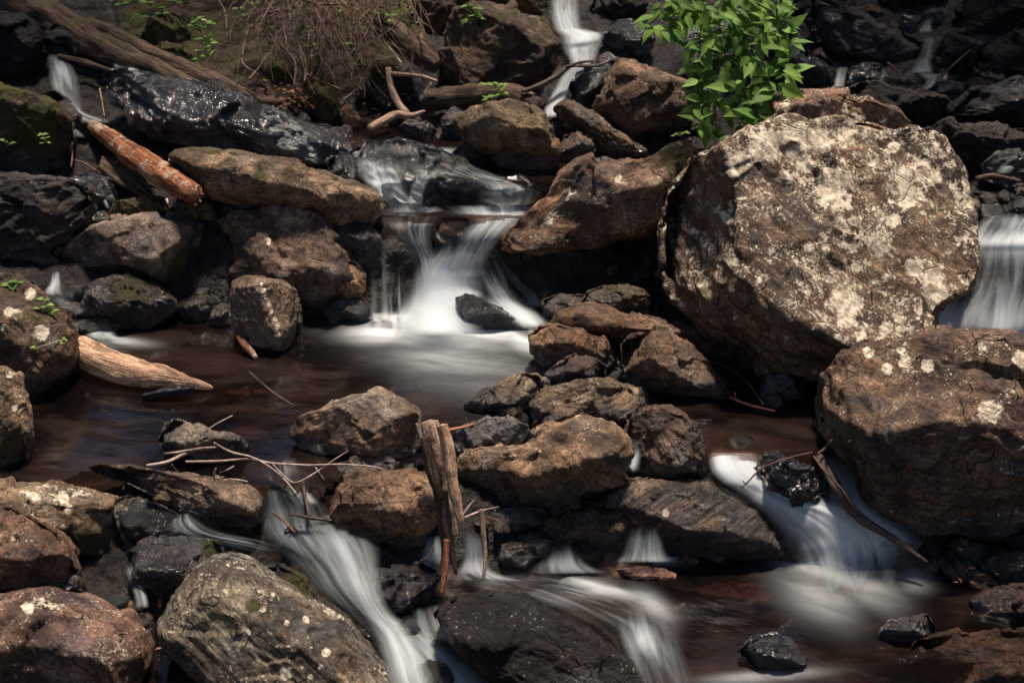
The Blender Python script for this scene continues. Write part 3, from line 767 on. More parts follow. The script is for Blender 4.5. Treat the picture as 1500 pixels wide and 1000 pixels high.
rock('large brown boulder right of the main waterfall, mossy at its top',
     [(733,350),(755,326),(790,300),(818,262),(845,242),(880,232),(905,238),(945,238),(975,222),(1005,216),(1035,225),(1024,258),(1000,282),(982,305),(972,332),(925,345),(880,354),(830,360),(790,366),(755,366)],
     T=.6, crest=[(735,352,1020,292,.62,1.1,1.0)], col=(0.155,0.101,0.071), moss=.12, lich=.22, sa=25, st=.3, nf=3, cracks=1, wl=0, dd=-.12, spots=[(905,262,6),(912,270,5),(900,285,4),(838,280,6),(830,290,5),(802,322,8),(812,312,6),(920,288,3)], mspots=[(990,235,38,.45)])
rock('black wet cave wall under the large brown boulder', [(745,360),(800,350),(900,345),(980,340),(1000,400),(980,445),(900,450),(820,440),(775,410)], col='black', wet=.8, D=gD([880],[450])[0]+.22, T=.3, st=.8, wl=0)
rock('dark stone upstream of the leafy shrub', [(1000,60),(1040,40),(1100,60),(1110,110),(1060,140),(1010,120)], col='black', wet=.5)

# the main fall
rock('broad black shelf of rock that the main waterfall spills over',
     [(515,222),(540,208),(575,206),(612,212),(650,224),(690,245),(735,262),(782,276),(785,296),(755,308),(690,310),(620,306),(565,298),(530,280)],
     T=.42, crest=[(515,248,790,292,.55,.5,1.0)], col='black', wet=.9, moss=.05, sa=-22, st=.9, nf=2, dd=.04)
rock('dark rock dividing the two arms of the main waterfall', [(634,352),(640,328),(662,318),(690,322),(694,345),(680,368),(655,382),(640,374)], col='black', wet=.75, D=gD([660],[370])[0]-.02, T=.4, wl=0)
rock('black overhanging rock behind the thin left threads of water', [(553,345),(575,340),(604,358),(616,385),(608,402),(580,408),(556,392)], col='black', wet=.85, T=.5, D=gD([580],[400])[0]+.06, wl=0)
rock('slanting wet blue-black slab right of the white plunge', [(708,375),(728,368),(748,398),(772,430),(784,452),(770,458),(745,448),(722,415)], col='black', wet=.95, D=gD([750],[450])[0]+.02, T=.55, wl=0, sa=-60, st=.9)
rock('smooth dark rock half drowned in the foam of the main fall', [(668,436),(685,430),(712,440),(745,458),(772,476),(778,492),(745,496),(705,490),(675,466)], col='dark', wet=.9, T=.5, nf=1, amp=.5, dd=.05, sa=-25, wl=.2)

# centre right pile
rock('rounded olive stone at the back of the right-hand pile', [(853,442),(862,428),(885,419),(915,418),(942,426),(962,445),(955,468),(925,474),(870,462)], col='olive', moss=.15, lich=.1, dd=.02)
rock('dark mossy stone at the pool corner of the right-hand pile', [(796,440),(822,430),(858,433),(862,448),(830,470),(805,480),(796,462)], col='mid', moss=.2, wet=.3)
rock('long brown double-humped stone across the right-hand pile',
     [(806,472),(815,452),(850,446),(895,450),(925,460),(960,466),(1000,478),(1042,492),(1070,507),(1066,527),(1035,530),(990,520),(945,502),(900,506),(850,500),(815,492)], T=.85, crest=[(806,478,1070,522,.7,.8,1.0),(893,440,912,520,-.1,.35,1.0)], col='brown', moss=.05, lich=.15, sa=-12, nf=3)
rock('rounded rust-brown stone at the edge of the foam', [(777,492),(790,479),(818,477),(852,481),(882,493),(900,515),(906,535),(893,550),(850,543),(805,534),(782,522)], T=.6, crest=[(777,500,905,520,.7,.6,1.0)], col='brown', moss=.22, sa=-15, st=.15)
rock('mossy brown boulder with deep shadow below, right-hand pile',
     [(911,505),(930,491),(975,489),(1002,499),(1032,525),(1060,553),(1075,577),(1062,585),(1010,578),(952,572),(925,562),(913,532)], T=.65, crest=[(910,515,1075,578,.6,1.1,1.0)], col=(0.122,0.080,0.053), moss=.3, lich=.15, sa=-30)
rock('thin stone between the pile and the huge boulder', [(1010,490),(1035,478),(1066,500),(1075,515),(1060,530),(1030,515)], col='brown', wl=0, dd=-.03)
rock('purple-blue stone with a mossy corner below the rust-brown one', [(796,553),(814,536),(840,520),(866,523),(887,536),(886,552),(862,563),(822,573),(802,570)], col='purple', wet=.2, moss=.12, mspots=[(878,548,12,.7)])
rock('speckled tan-blue stone at the pool edge of the central dam', [(682,592),(700,579),(730,562),(760,548),(786,549),(800,562),(800,580),(772,597),(735,606),(700,602)], T=.6, crest=[(682,592,800,580,.55,.9,1.0)], col='grey', lich=.2, moss=.05)
rock('tiny mossy stone at the foot of the speckled tan-blue stone', [(728,603),(742,596),(765,597),(764,610),(740,614)], col='olive', moss=.3)
rock('layered mossy rock in the central dam, overhung by its own crust',
     [(776,590),(808,568),(850,558),(892,557),(922,568),(934,582),(932,606),(917,622),(880,625),(840,615),(800,624),(785,614)], T=.7, crest=[(776,592,934,590,.6,.9,1.0)], col='grey', moss=.26, lich=.22, sa=14, st=1.0, nf=2)
rock('purplish wedge stone leaning on the layered mossy rock', [(778,624),(800,605),(832,592),(865,598),(868,612),(838,622),(800,632)], col='purple', lich=.1, dd=-.06)
rock('blue-grey smooth stone beside the upright stump', [(654,648),(680,625),(714,611),(746,612),(772,622),(779,636),(762,652),(722,657),(692,668),(662,672)], T=.6, col=(0.111,0.102,0.102), moss=.08, st=.2, sa=15, crest=[(654,648,780,636,.6,.8,1.0)])
rock('large cream-speckled boulder in the middle of the central dam',
     [(670,685),(690,660),(720,650),(768,645),(798,625),(850,615),(897,620),(917,640),(924,665),(908,695),(872,722),(822,740),(770,745),(720,738),(685,718)],
     T=.62, crest=[(668,700,930,660,.72,.75,1.0),(720,640,760,750,.0,.3,1.05)], col=(0.174,0.117,0.077), lich=.26, moss=.08, sa=22, st=.45, nf=3, cracks=1)
rock('rough dark boulder streaked by trickling water, right of the speckled one',
     [(914,640),(922,618),(942,604),(970,595),(997,603),(1017,622),(1030,655),(1040,690),(1034,715),(990,712),(945,702),(918,680)], T=.6, crest=[(914,640,1040,660,.7,.5,1.0)], col=(0.100,0.068,0.050), lich=.15, moss=.15, wet=.35, sa=-50, st=.4)
rock('striped layered slab, wet and moss-flecked, above the lower pool',
     [(873,735),(880,715),(902,702),(942,697),(992,698),(1042,706),(1077,722),(1108,745),(1132,775),(1145,800),(1135,810),(1060,813),(1000,811),(960,795),(920,768),(890,750)],
     T=.6, crest=[(873,752,1145,775,.5,1.0,1.0)], col=(0.118,0.088,0.065), moss=.14, wet=.42, lich=.06, sa=20, st=1.2, nf=3, amp=.8, chip=.7, spots=[(976,751,6)])
rock('dark rock with a yellow-green lichen crest under the speckled boulder', [(788,765),(808,742),(840,734),(882,740),(915,755),(936,776),(918,800),(892,817),(850,808),(820,793),(800,780)], T=.65, crest=[(788,762,936,780,.7,1.2,1.0)], col='mid', moss=.22, lich=.08)
rock('round wet stone under the dark lichen-crested rock', [(826,815),(838,797),(862,792),(882,805),(884,822),(860,832),(835,828)], col='black', wet=.8)
rock('pale small stone perched behind the lichen-crested rock', [(818,740),(830,733),(848,735),(850,746),(828,748)], col='tan', wl=0, dd=-.02)
rock('glistening dark ledge below the speckled boulder', [(700,765),(720,748),(752,742),(795,748),(800,764),(760,775),(715,778)], col='slate', wet=.8)
rock('black wet wedge stone between two little falls', [(713,800),(738,785),(785,783),(813,795),(806,816),(782,838),(748,836),(722,824)], T=.6, crest=[(713,805,813,800,.6,.9,1.0)], col='mid', wet=.55, sa=10, st=.6)
rock('glossy blue-black rock in the right-hand cascade', [(1114,690),(1120,668),(1145,667),(1180,682),(1200,700),(1210,722),(1197,740),(1162,738),(1132,718),(1117,705)], T=.7, col=(.035,.036,.045), wet=1.0, amp=1.8, dd=-.06, sa=-30, st=.8)
rock('small dark stone at the top of the right-hand cascade', [(1060,650),(1075,638),(1100,640),(1112,655),(1100,668),(1072,664)], col='black', wet=.9, dd=-.02)
rock('blue-grey pebbly stone at the foot of the huge boulder', [(1113,570),(1124,552),(1150,548),(1176,566),(1172,582),(1142,592),(1120,584)], col=(0.111,0.112,0.112), wet=.3, lich=.2)
rock('little grey stone below the blue-grey pebbly stone', [(1118,588),(1130,576),(1146,582),(1146,596),(1130,600)], col='slate', wet=.3, dd=-.03)

# left dam and foreground
rock('pale rounded boulder in mid-stream above the twigs',
     [(425,634),(440,610),(475,598),(520,580),(555,574),(590,587),(614,605),(620,640),(602,662),(570,670),(530,667),(480,662),(440,652)], T=.62, crest=[(425,640,620,642,.62,.8,1.0),(560,570,580,670,-.05,.55,1.05)], col=(0.189,0.133,0.090), lich=.14, sa=30, st=.2, nf=2, wl=.05)
rock('dark wet shoulder stone right behind the pale mid-stream boulder', [(596,595),(612,600),(625,618),(625,645),(605,655),(590,640)], col='slate', wet=.6)
rock('big brown boulder with black undercut front, left of the stump',
     [(486,770),(488,740),(498,712),(530,692),(562,692),(602,690),(632,700),(648,722),(642,760),(622,790),(592,802),(550,808),(510,802)],
     T=.6, crest=[(486,738,650,755,.62,1.0,1.0),(560,685,520,810,.3,.1,1.1)], col=(0.152,0.097,0.065), moss=.1, lich=.08, sa=-20, st=.2, nf=2, wl=.07, mspots=[(620,715,26,.3)])
rock('blue-brown rock behind the undercut brown boulder', [(478,715),(484,685),(520,668),(562,667),(588,680),(594,697),(560,720),(510,728)], col=(0.115,0.099,0.084), moss=.05, lich=.12, crest=[(478,705,594,700,.6,.8,1.0)])
rock('small grey rock crossed by a pale twig, left dam', [(232,645),(242,626),(256,614),(282,622),(312,632),(350,640),(366,655),(358,672),(300,678),(255,670)], T=.6, col=(0.126,0.109,0.090), lich=.14, wet=.15, crest=[(250,620,285,680,.0,.6,1.0)])
rock('flat grey plank of rock forming the left dam',
     [(128,684),(150,681),(200,687),(270,694),(330,701),(366,709),(389,730),(387,757),(366,776),(330,770),(285,758),(238,732),(185,707),(140,695)],
     T=.6, chip=.5, crest=[(118,688,372,728,.3,.9,1.0),(345,700,352,780,.0,.55,1.0)], col=(0.133,0.099,0.074), moss=.06, lich=.05, sa=-10, st=.3, nf=1)
rock('white-lichened mossy boulder at the left edge below the pool',
     [(-40,716),(20,712),(70,713),(118,722),(156,735),(174,750),(180,780),(188,808),(162,825),(120,832),(90,815),(60,800),(0,800),(-40,790)],
     T=.6, crest=[(-40,770,190,780,.5,.7,1.0)], col=(0.163,0.119,0.081), lich=.62, moss=.12, sa=0, nf=3, spots=[(48,727,11),(93,730,9),(160,780,10),(100,745,8)], mspots=[(140,805,40,.8),(110,790,25,.3)])
rock('red-brown boulder tucked below the white-lichened one',
     [(-40,742),(15,745),(45,760),(80,782),(98,805),(112,835),(102,857),(62,868),(10,874),(-40,870)], T=.55, crest=[(-40,800,112,835,.5,.6,1.0)], col=(0.118,0.071,0.050), lich=.25, moss=.18, sa=-30, dd=-.1)
rock('speckled purple-brown boulder in the bottom left corner',
     [(-40,872),(30,866),(80,868),(120,880),(152,898),(180,899),(202,922),(212,950),(209,985),(190,1040),(100,1070),(-40,1070)],
     T=.5, crest=[(-40,920,215,930,.55,.4,1.0)], col=(0.126,0.078,0.062), lich=.42, moss=.05, sa=-35, st=.3, nf=3, chip=.8, spots=[(40,890,9)], wl=0)
rock('great pale slab streaked with lichen dots, bottom left foreground',
     [(243,905),(260,880),(285,845),(308,822),(338,817),(370,830),(410,855),(450,880),(500,915),(542,955),(575,990),(610,1040),(580,1090),(450,1100),(370,1050),(315,1000),(275,960),(248,928)],
     T=.62, crest=[(262,905,400,1080,.10,2.2,.92),(300,835,262,905,-.0,.0,9),(350,800,620,1000,.8,.0,.95)], col=(.145,.128,.102), lich=.30, moss=.02, sa=-42, st=1.0, nf=0, cracks=0, amp=.6, chip=.45, ext=0, wl=0, mspots=[(372,888,22,.55)],
     spots=[(448,906,6),(420,912,5),(385,892,4),(360,925,7),(478,955,7),(420,985,10),(400,870,4),(330,865,4),(470,975,5),(455,990,4),(350,950,5)])
rock('mossy edged dark rock behind the great pale slab', [(368,838),(405,828),(442,846),(482,885),(522,915),(557,945),(558,968),(530,962),(480,925),(420,880)], T=.6, col='dark', moss=.35, wet=.2, mspots=[(430,862,30,.4),(500,915,25,.4)], sa=-38)
rock('black wet rock with a mossy right corner, behind the orange stick', [(186,812),(218,792),(280,787),(320,795),(328,816),(312,832),(285,855),(262,885),(222,880),(196,858)], T=.55, col=(.06,.05,.048), wet=.55, moss=.12, mspots=[(312,802,18,.7)], sa=-15, crest=[(186,830,328,820,.5,.6,1.0)])
rock('black wet lump under the left end of the rock plank', [(172,750),(195,735),(228,738),(262,755),(268,778),(240,795),(200,803),(180,785)], col='black', wet=.7)
rock('olive pebble resting on the black wet lump', [(225,732),(232,720),(246,717),(258,726),(258,738),(240,742)], col='olive', dd=-.04, wl=0)
rock('dark wet stones below the rock plank', [(250,770),(280,762),(310,775),(318,790),(290,800),(255,795)], col='black', wet=.8, dd=.04)
rock('glassy purple-brown rock wrapped by the left cascade', [(541,862),(549,841),(580,833),(614,825),(636,831),(642,850),(622,876),(606,894),(570,895),(550,886)], T=.6, col=(.085,.055,.05), wet=.75, amp=1.3, mspots=[(630,845,10,.6)], crest=[(541,862,642,850,.5,.6,1.0)])
rock('small round rock in the left cascade', [(583,915),(592,904),(608,906),(616,922),(612,942),(596,950),(583,938)], col='dark', wet=.9, dd=-.03)
rock('rounded wet stone at the bottom edge in the cascade', [(604,985),(625,968),(652,972),(668,995),(662,1030),(625,1040),(604,1020)], col='dark', wet=.9, dd=-.03)
rock('dark stone splitting the left cascade below the rock plank', [(412,768),(432,758),(452,764),(458,782),(440,794),(418,788)], col='black', wet=.95, dd=-.05)
rock('brown wet stone at the lip of the left cascade', [(395,712),(412,704),(430,710),(430,724),(410,730),(396,724)], col='mid', wet=.8, dd=-.03)
rock('huge low black slab at the bottom centre, wet along its edge',
     [(640,897),(664,878),(720,872),(780,878),(832,908),(882,938),(922,968),(965,1010),(975,1060),(850,1080),(760,1020),(700,975),(660,935)],
     T=.38, crest=[(640,905,900,1080,.20,.9,1.0)], col=(.009,.0075,.008), wet=.3, sa=-28, st=.5, nf=2, amp=.6, wl=0, dd=-.16)
rock('black stone under the great slab at the bottom centre', [(600,950),(650,940),(700,968),(760,1010),(770,1060),(680,1070),(640,1020)], col='black', wet=.9, T=.4, wl=0)
rock('dark stones in the bottom left water behind the slab', [(215,985),(250,972),(290,985),(310,1015),(280,1040),(225,1030)], col='dark', wet=.8, wl=0)
rock('mossy dark stone between the two left edge boulders', [(95,855),(118,838),(130,862),(128,882),(105,882)], col='dark', moss=.6)
rock('glistening dark stone beside the little side fall', [(125,880),(160,870),(200,876),(205,900),(175,915),(140,905)], col='black', wet=.9, dd=.03)
rock('blue wet rock in the lower right pool', [(1082,955),(1100,938),(1135,928),(1160,940),(1185,965),(1160,985),(1110,982)], col=(0.074,0.082,0.099), wet=.6, wl=.1)
rock('orange-brown flat rock in the bottom right corner', [(1330,960),(1345,938),(1400,930),(1470,925),(1560,930),(1580,1010),(1480,1040),(1380,1030),(1340,1000)], T=.35, col=(.06,.03,.016), wet=.15, st=.4, sa=5)  # base colour darkened to stand in for the shade in this corner
rock('dark rock ledge at the right edge above the corner rock', [(1290,925),(1310,905),(1360,900),(1372,925),(1350,945),(1310,945)], col='dark', wet=.4)
rock('red-brown rock at the right edge by the lower pool', [(1425,880),(1450,862),(1500,858),(1560,870),(1560,910),(1470,915),(1430,900)], col=(0.074,0.034,0.025), wet=.3)
for lab, o in [('black angular rock below the massive right boulder', [(1440,830),(1455,812),(1490,805),(1520,820),(1520,850),(1470,855)]),
               ('black glinting rock right of the lower pool', [(1400,805),(1425,795),(1450,802),(1445,825),(1415,830)]),
               ('low dark rock at the right edge below the boulder', [(1475,790),(1510,780),(1560,790),(1560,820),(1500,825)])]:
    rock(lab, o, col='black', wet=.6)

# the dark right-hand gully
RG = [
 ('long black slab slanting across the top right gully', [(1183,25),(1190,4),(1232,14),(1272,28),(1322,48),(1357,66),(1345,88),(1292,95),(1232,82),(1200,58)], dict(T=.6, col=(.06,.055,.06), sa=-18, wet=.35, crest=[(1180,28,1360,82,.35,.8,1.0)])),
 ('small brown-topped rock at the top right', [(1250,15),(1262,5),(1285,12),(1300,25),(1285,35),(1258,30)], dict(col='mid', dd=.05)),
 ('bluish square wet block beside the top right trickle', [(1318,30),(1322,18),(1340,18),(1348,32),(1340,48),(1322,46)], dict(col=(0.074,0.082,0.081), wet=.7)),
 ('black round stone above the thin top right fall', [(1350,22),(1365,12),(1382,18),(1385,30),(1368,36),(1352,32)], dict(col='black', wet=.8)),
 ('brick-textured black rock beside the little right fall', [(1240,118),(1247,100),(1270,92),(1295,98),(1302,115),(1290,128),(1250,132)], dict(col='dark', wet=.6, st=1.4, sa=5)),
 ('glossy black rock left of the little right fall', [(1168,110),(1178,88),(1200,80),(1220,92),(1226,115),(1205,128),(1178,128)], dict(col='black', wet=.95)),
 ('grey-brown curled rock in the right gully', [(1312,130),(1318,110),(1335,104),(1352,112),(1352,130),(1332,138)], dict(col='dark', wet=.4)),
 ('long shiny black stone below the thin right fall', [(1358,138),(1365,122),(1392,118),(1420,124),(1422,136),(1395,145),(1370,144)], dict(col='black', wet=1.0)),
 ('long mossy dark slab just behind the huge boulder', [(1240,135),(1262,120),(1300,128),(1345,132),(1378,145),(1400,165),(1395,185),(1350,190),(1290,175),(1255,158)], dict(T=.6, col='dark', moss=.15, st=.9, sa=-14, wet=.2)),
 ('broad blue-black slab at the right edge of the gully', [(1395,165),(1420,135),(1460,122),(1520,112),(1560,130),(1560,185),(1490,180),(1440,170)], dict(T=.5, col=(.055,.055,.06), st=.8, sa=20, wet=.3)),
 ('large dark mossy boulder at the top right edge', [(1420,85),(1445,62),(1490,48),(1560,50),(1560,110),(1480,115),(1435,108)], dict(T=.6, col='dark', moss=.1)),
 ('black boulder right of the thin top right fall', [(1372,75),(1385,50),(1420,48),(1440,62),(1425,95),(1400,112),(1378,105)], dict(T=.5, col='black', wet=.3)),
 ('dark rock below the broad blue-black slab', [(1340,200),(1380,180),(1440,185),(1500,190),(1530,215),(1500,245),(1430,240),(1370,225)], dict(T=.5, col='dark', st=.8, wet=.35, sa=-20)),
 ('round black rock near the right edge above the wide fall', [(1440,240),(1465,222),(1510,225),(1550,240),(1540,270),(1480,275),(1445,262)], dict(col='black', wet=.6)),
 ('dark leaning rock beside the huge boulder top', [(1390,225),(1420,205),(1450,212),(1440,250),(1410,262),(1395,250)], dict(col='dark', wet=.2)),
 ('black stone at the head of the wide right fall', [(1415,318),(1430,302),(1462,300),(1478,312),(1470,330),(1435,338)], dict(col='black', wet=.7, dd=.04)),
 ('small dark stone drowned at the foot of the wide right fall', [(1405,495),(1415,482),(1438,480),(1450,490),(1440,502),(1415,504)], dict(col='black', wet=.9)),
 ('dark ledge inside the wide right fall', [(1420,400),(1440,345),(1500,335),(1560,340),(1560,420),(1500,440),(1440,430)], dict(T=.3, col='black', wet=.9, dd=.08)),
 ('dark bank rock behind the leafy shrub', [(1120,85),(1135,55),(1165,50),(1185,75),(1180,110),(1150,125),(1125,115)], dict(col='black', wet=.5)),
 ('wet stone high on the cascade beside the shrub', [(880,55),(900,30),(940,28),(960,55),(945,85),(905,90)], dict(col='black', wet=.6)),
 ('dark rock at the top edge right of the cascade', [(865,10),(880,-15),(930,-18),(950,5),(935,25),(885,28)], dict(col='dark', wet=.3)),
 ('black angular rock at the top edge above the shrub', [(1150,30),(1160,0),(1200,-20),(1240,-10),(1230,15),(1185,25)], dict(col='black', wet=.3)),
 ('dark bulky rock at the top right corner', [(1400,30),(1420,-10),(1480,-25),(1560,-10),(1560,45),(1470,48),(1420,45)], dict(col='black', wet=.2)),
 ('dark rock at the top edge right of the slab', [(1290,0),(1310,-25),(1370,-28),(1390,-5),(1370,14),(1310,15)], dict(col='black', wet=.3)),
 ('black broken bank rock at the top left corner', [(-40,60),(-30,20),(30,15),(60,45),(70,85),(50,120),(0,125),(-40,115)], dict(T=.5, col='black', wet=.15, moss=.1)),
 ('dark bank rock under the rotten logs at top left', [(55,55),(80,35),(120,50),(140,80),(120,105),(75,95)], dict(T=.4, col='black', wet=.4)),
]
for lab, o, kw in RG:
    kw.setdefault('wl', 0); cq = kw.get('col', 'dark'); cq = COLS[cq] if isinstance(cq, str) else cq; kw['col'] = tuple(v * .55 for v in cq)  # rock colours lowered to paint in the gully's shade
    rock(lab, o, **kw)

for lab, o, kw in [('drowned flat brown stone under the left pool, near the pointed stone', [(340,535),(380,520),(430,528),(440,548),(395,562),(350,556)], dict(col=(.16,.10,.07))),
                   ('drowned reddish stone under the left pool water', [(330,575),(360,568),(405,575),(410,588),(370,594),(335,590)], dict(col=(.25,.13,.09))),
                   ('drowned dark stone under the pool right of the driftwood', [(250,600),(300,588),(350,600),(345,622),(290,628),(255,618)], dict(col=(.08,.05,.04))),
                   ('drowned brown rock below the lower pool surface', [(1000,865),(1060,850),(1130,860),(1140,885),(1070,900),(1010,890)], dict(col=(.20,.10,.075))),
                   ('drowned pale brown rock at the left of the lower pool', [(900,835),(950,828),(990,840),(985,858),(930,864)], dict(col=(.22,.12,.09)))]:
    cx_ = sum(p[0] for p in o) / len(o); cy_ = max(p[1] for p in o)
    rock(lab, o, T=.3, wl=0, nf=2, D=gD([cx_], [cy_])[0] + .02, **kw)

# loose stones wedged in the dark gaps
rs = np.random.RandomState(3)
PROTO = []
for k in range(7):
    o = rock('small dark wet stone wedged in the gaps between the boulders', [(0+750+20*math.cos(a)*(1+.2*math.sin(3*a+k)), 500+15*math.sin(a)*(1+.2*math.cos(2*a+k))) for a in np.linspace(0,2*math.pi,11)[:-1]],
             col=['mid','dark','slate','brown','dark','purple','mid'][k], wet=.45, moss=.05, name='stone', group='small wet stones in the gaps', wl=0, D=5.5, sub=4)
    PROTO.append(o)
zones = [(260,430,90,40,10),(100,300,60,40,8),(870,405,110,35,12),(1150,570,60,20,7),(480,200,40,25,8),(560,140,60,40,10),(640,160,30,25,5),(840,225,60,15,6),(1450,285,50,25,6),
         (230,780,60,25,7),(1380,815,50,25,6),(760,760,60,15,6),(430,660,60,12,5),(720,250,40,12,6),(960,200,60,20,6),(430,150,50,20,8),(1240,80,60,30,8),(1400,110,60,25,6),(1000,590,90,15,7),(880,100,40,20,4),(330,490,70,10,10),(620,500,20,10,0),(880,590,60,12,6),(1160,590,50,14,9),(480,715,30,15,5),(640,660,30,15,5),(120,460,40,15,7),(230,730,50,14,7),(1330,600,30,20,0),(700,610,30,10,6),(1420,845,40,20,8),(210,900,30,20,6),(560,480,10,5,0),(990,815,60,6,4)]
ns = 0
for (zx, zy, sx, sy, n) in zones:
    for q in range(n):
        p_, q_ = zx + rs.uniform(-sx, sx), zy + rs.uniform(-sy, sy)
        src = PROTO[ns % 7]
        if ns >= 7: o = src.copy(); COL.objects.link(o)
        else: o = src
        pt = G1(p_, q_, 0)
        sc_ = rs.uniform(.35, 1.15)
        o.location = (pt[0], pt[1], pt[2] - .025 * sc_); o.scale = (sc_ * rs.uniform(.8, 1.3), sc_, sc_ * rs.uniform(.6, 1)); o.rotation_euler = (rs.uniform(-.3, .3), rs.uniform(-.3, .3), rs.uniform(0, 6))
        ns += 1

# ------------------------------------------------------------------ water
def pool(name, poly, z, foams=(), flow=(1, 0), step=.014, label=None):
    """a level sheet of water over the bed; foam = white water worked up by the falls"""
    poly = np.array(poly, float)
    W3 = P(poly[:, 0], poly[:, 1], D_of_z(poly[:, 1], z))
    pxy = [tuple(p[:2]) for p in W3]
    x0, y0 = W3[:, 0].min(), W3[:, 1].min(); x1, y1 = W3[:, 0].max(), W3[:, 1].max()
    ax = np.arange(x0, x1 + step, step); ay = np.arange(y0, y1 + step, step)
    XX, YY = np.meshgrid(ax, ay); n = XX.size
    V = np.stack([XX.ravel(), YY.ravel(), np.full(n, z)], -1)
    r_, c_ = XX.shape; ii = np.arange(n).reshape(r_, c_)
    Fq = np.stack([ii[:-1, :-1].ravel(), ii[:-1, 1:].ravel(), ii[1:, 1:].ravel(), ii[1:, :-1].ravel()], -1)
    cen = V[Fq].mean(1)
    Fq = Fq[inpoly(cen[:, 0], cen[:, 1], pxy)]
    used = np.unique(Fq); mp = -np.ones(n, int); mp[used] = np.arange(len(used))
    V = V[used]; Fq = mp[Fq]
    V[:, 2] += .0035 * fbm(np.stack([V[:, 0] * 5 * (1 if flow[0] < .5 else .5), V[:, 1] * 9, 0 * V[:, 0]], -1), 3)
    px = 750 + V[:, 0] / ((V - C0) @ FW) * F; py = 500 - ((V - C0) @ UP) / ((V - C0) @ FW) * F
    foam = np.zeros(len(V)); wv = fbm(V * 4 + 3, 3) * .25
    for (fx, fy, rx, ry, s_, *an) in foams:
        a = R(an[0]) if an else 0
        ux = (px - fx) * math.cos(a) + (py - fy) * math.sin(a); uy = -(px - fx) * math.sin(a) + (py - fy) * math.cos(a)
        q = (ux / rx) ** 2 + (uy / ry) ** 2
        foam = np.maximum(foam, s_ * np.exp(-q * 1.2 * (1 + wv)))
        V[:, 2] += .012 * s_ * np.exp(-q)
    f = np.array(flow, float); f /= np.linalg.norm(f)
    al = V[:, 0] * f[0] + V[:, 1] * f[1]; ac = -V[:, 0] * f[1] + V[:, 1] * f[0]
    wob = .05 * fbm(V * 2.2, 3)
    fib = np.stack([(ac + wob) * 9, (al + wob) * 2.4, 0 * al], -1)
    return tag(mesh(name, V, Fq, M_POOL, dict(foam=foam, fib=fib), origin=np.array([cen[:, 0].mean(), cen[:, 1].mean(), z])), label, kind='structure')

pool('pool_water', [(-120,700),(-120,590),(60,560),(110,475),(180,470),(330,462),(450,455),(545,450),(700,440),(830,470),(900,540),(1000,560),(1100,565),(1240,560),(1270,640),(1240,668),(1120,664),(1020,664),(820,640),(640,680),(520,690),(470,715),(400,715),(300,700),(120,690),(60,720)], 0.0,
     foams=[(600,474,70,11,1.1,4),(690,486,85,13,1.1,8),(640,497,105,20,.55,6),(670,528,110,30,.26,8),(700,555,100,34,.13,8),(770,500,45,18,.8,20),(560,488,50,16,.8),(750,560,70,40,.14),(175,500,45,7,.4,5)], flow=(1, -.25))
pool('lower_pool_water', [(640,838),(760,820),(860,812),(900,780),(1000,800),(1130,808),(1200,770),(1310,770),(1420,790),(1480,830),(1480,930),(1300,1080),(900,1100),(840,980),(760,930),(700,900),(660,870)], -.33,
     foams=[(860,822,60,12,.75,-5),(950,815,45,9,.8,5),(740,842,80,10,.6,8),(860,858,90,8,.6,14),(1180,815,90,22,.9,22),(1235,835,70,28,.65,30),(1200,870,60,35,.3,30),(1300,800,40,8,.5,15),(820,845,70,14,.45,12),(1340,845,25,20,.3),(955,885,34,14,.4,30),(1120,990,80,9,.3,-4)], flow=(1, -.5))
pool('upper_pool_water', [(470,185),(540,172),(650,182),(760,238),(830,235),(900,250),(880,290),(790,280),(740,262),(660,232),(620,215),(540,215),(500,250)], .505,
     foams=[(650,222,20,4,.5)], flow=(1, -.3))
pool('shelf_water', [(545,288),(640,292),(780,284),(815,296),(790,316),(700,320),(640,318),(560,316)], .385,
     foams=[(585,304,30,4,.5,5),(740,310,45,5,.6)], flow=(1, -.1), step=.01)
pool('side_channel_water', [(175,880),(205,860),(270,880),(300,960),(340,1010),(330,1060),(190,1060),(200,960)], -.25, foams=[(207,895,10,14,.45),(205,925,10,12,.2)], flow=(.2, -1))
pool('gully_water', [(1200,128),(1260,125),(1380,100),(1420,110),(1410,122),(1350,130),(1260,140)], .735, foams=[(1350,112,30,4,.3)])

from mathutils.bvhtree import BVHTree
def bv(*words):
    out = []
    for o in COL.objects:
        if any(x in o.get('label', '') for x in words):
            m_ = o.data
            out.append((BVHTree.FromPolygons([v.co for v in m_.vertices], [p.vertices for p in m_.polygons]), Vector(o.location)))
    return out
SHELF = bv('main waterfall spills over')
DIV = bv('dividing the two arms', 'behind the thin left threads')
UPC = bv('glossy wet stone splitting', 'great square dark')

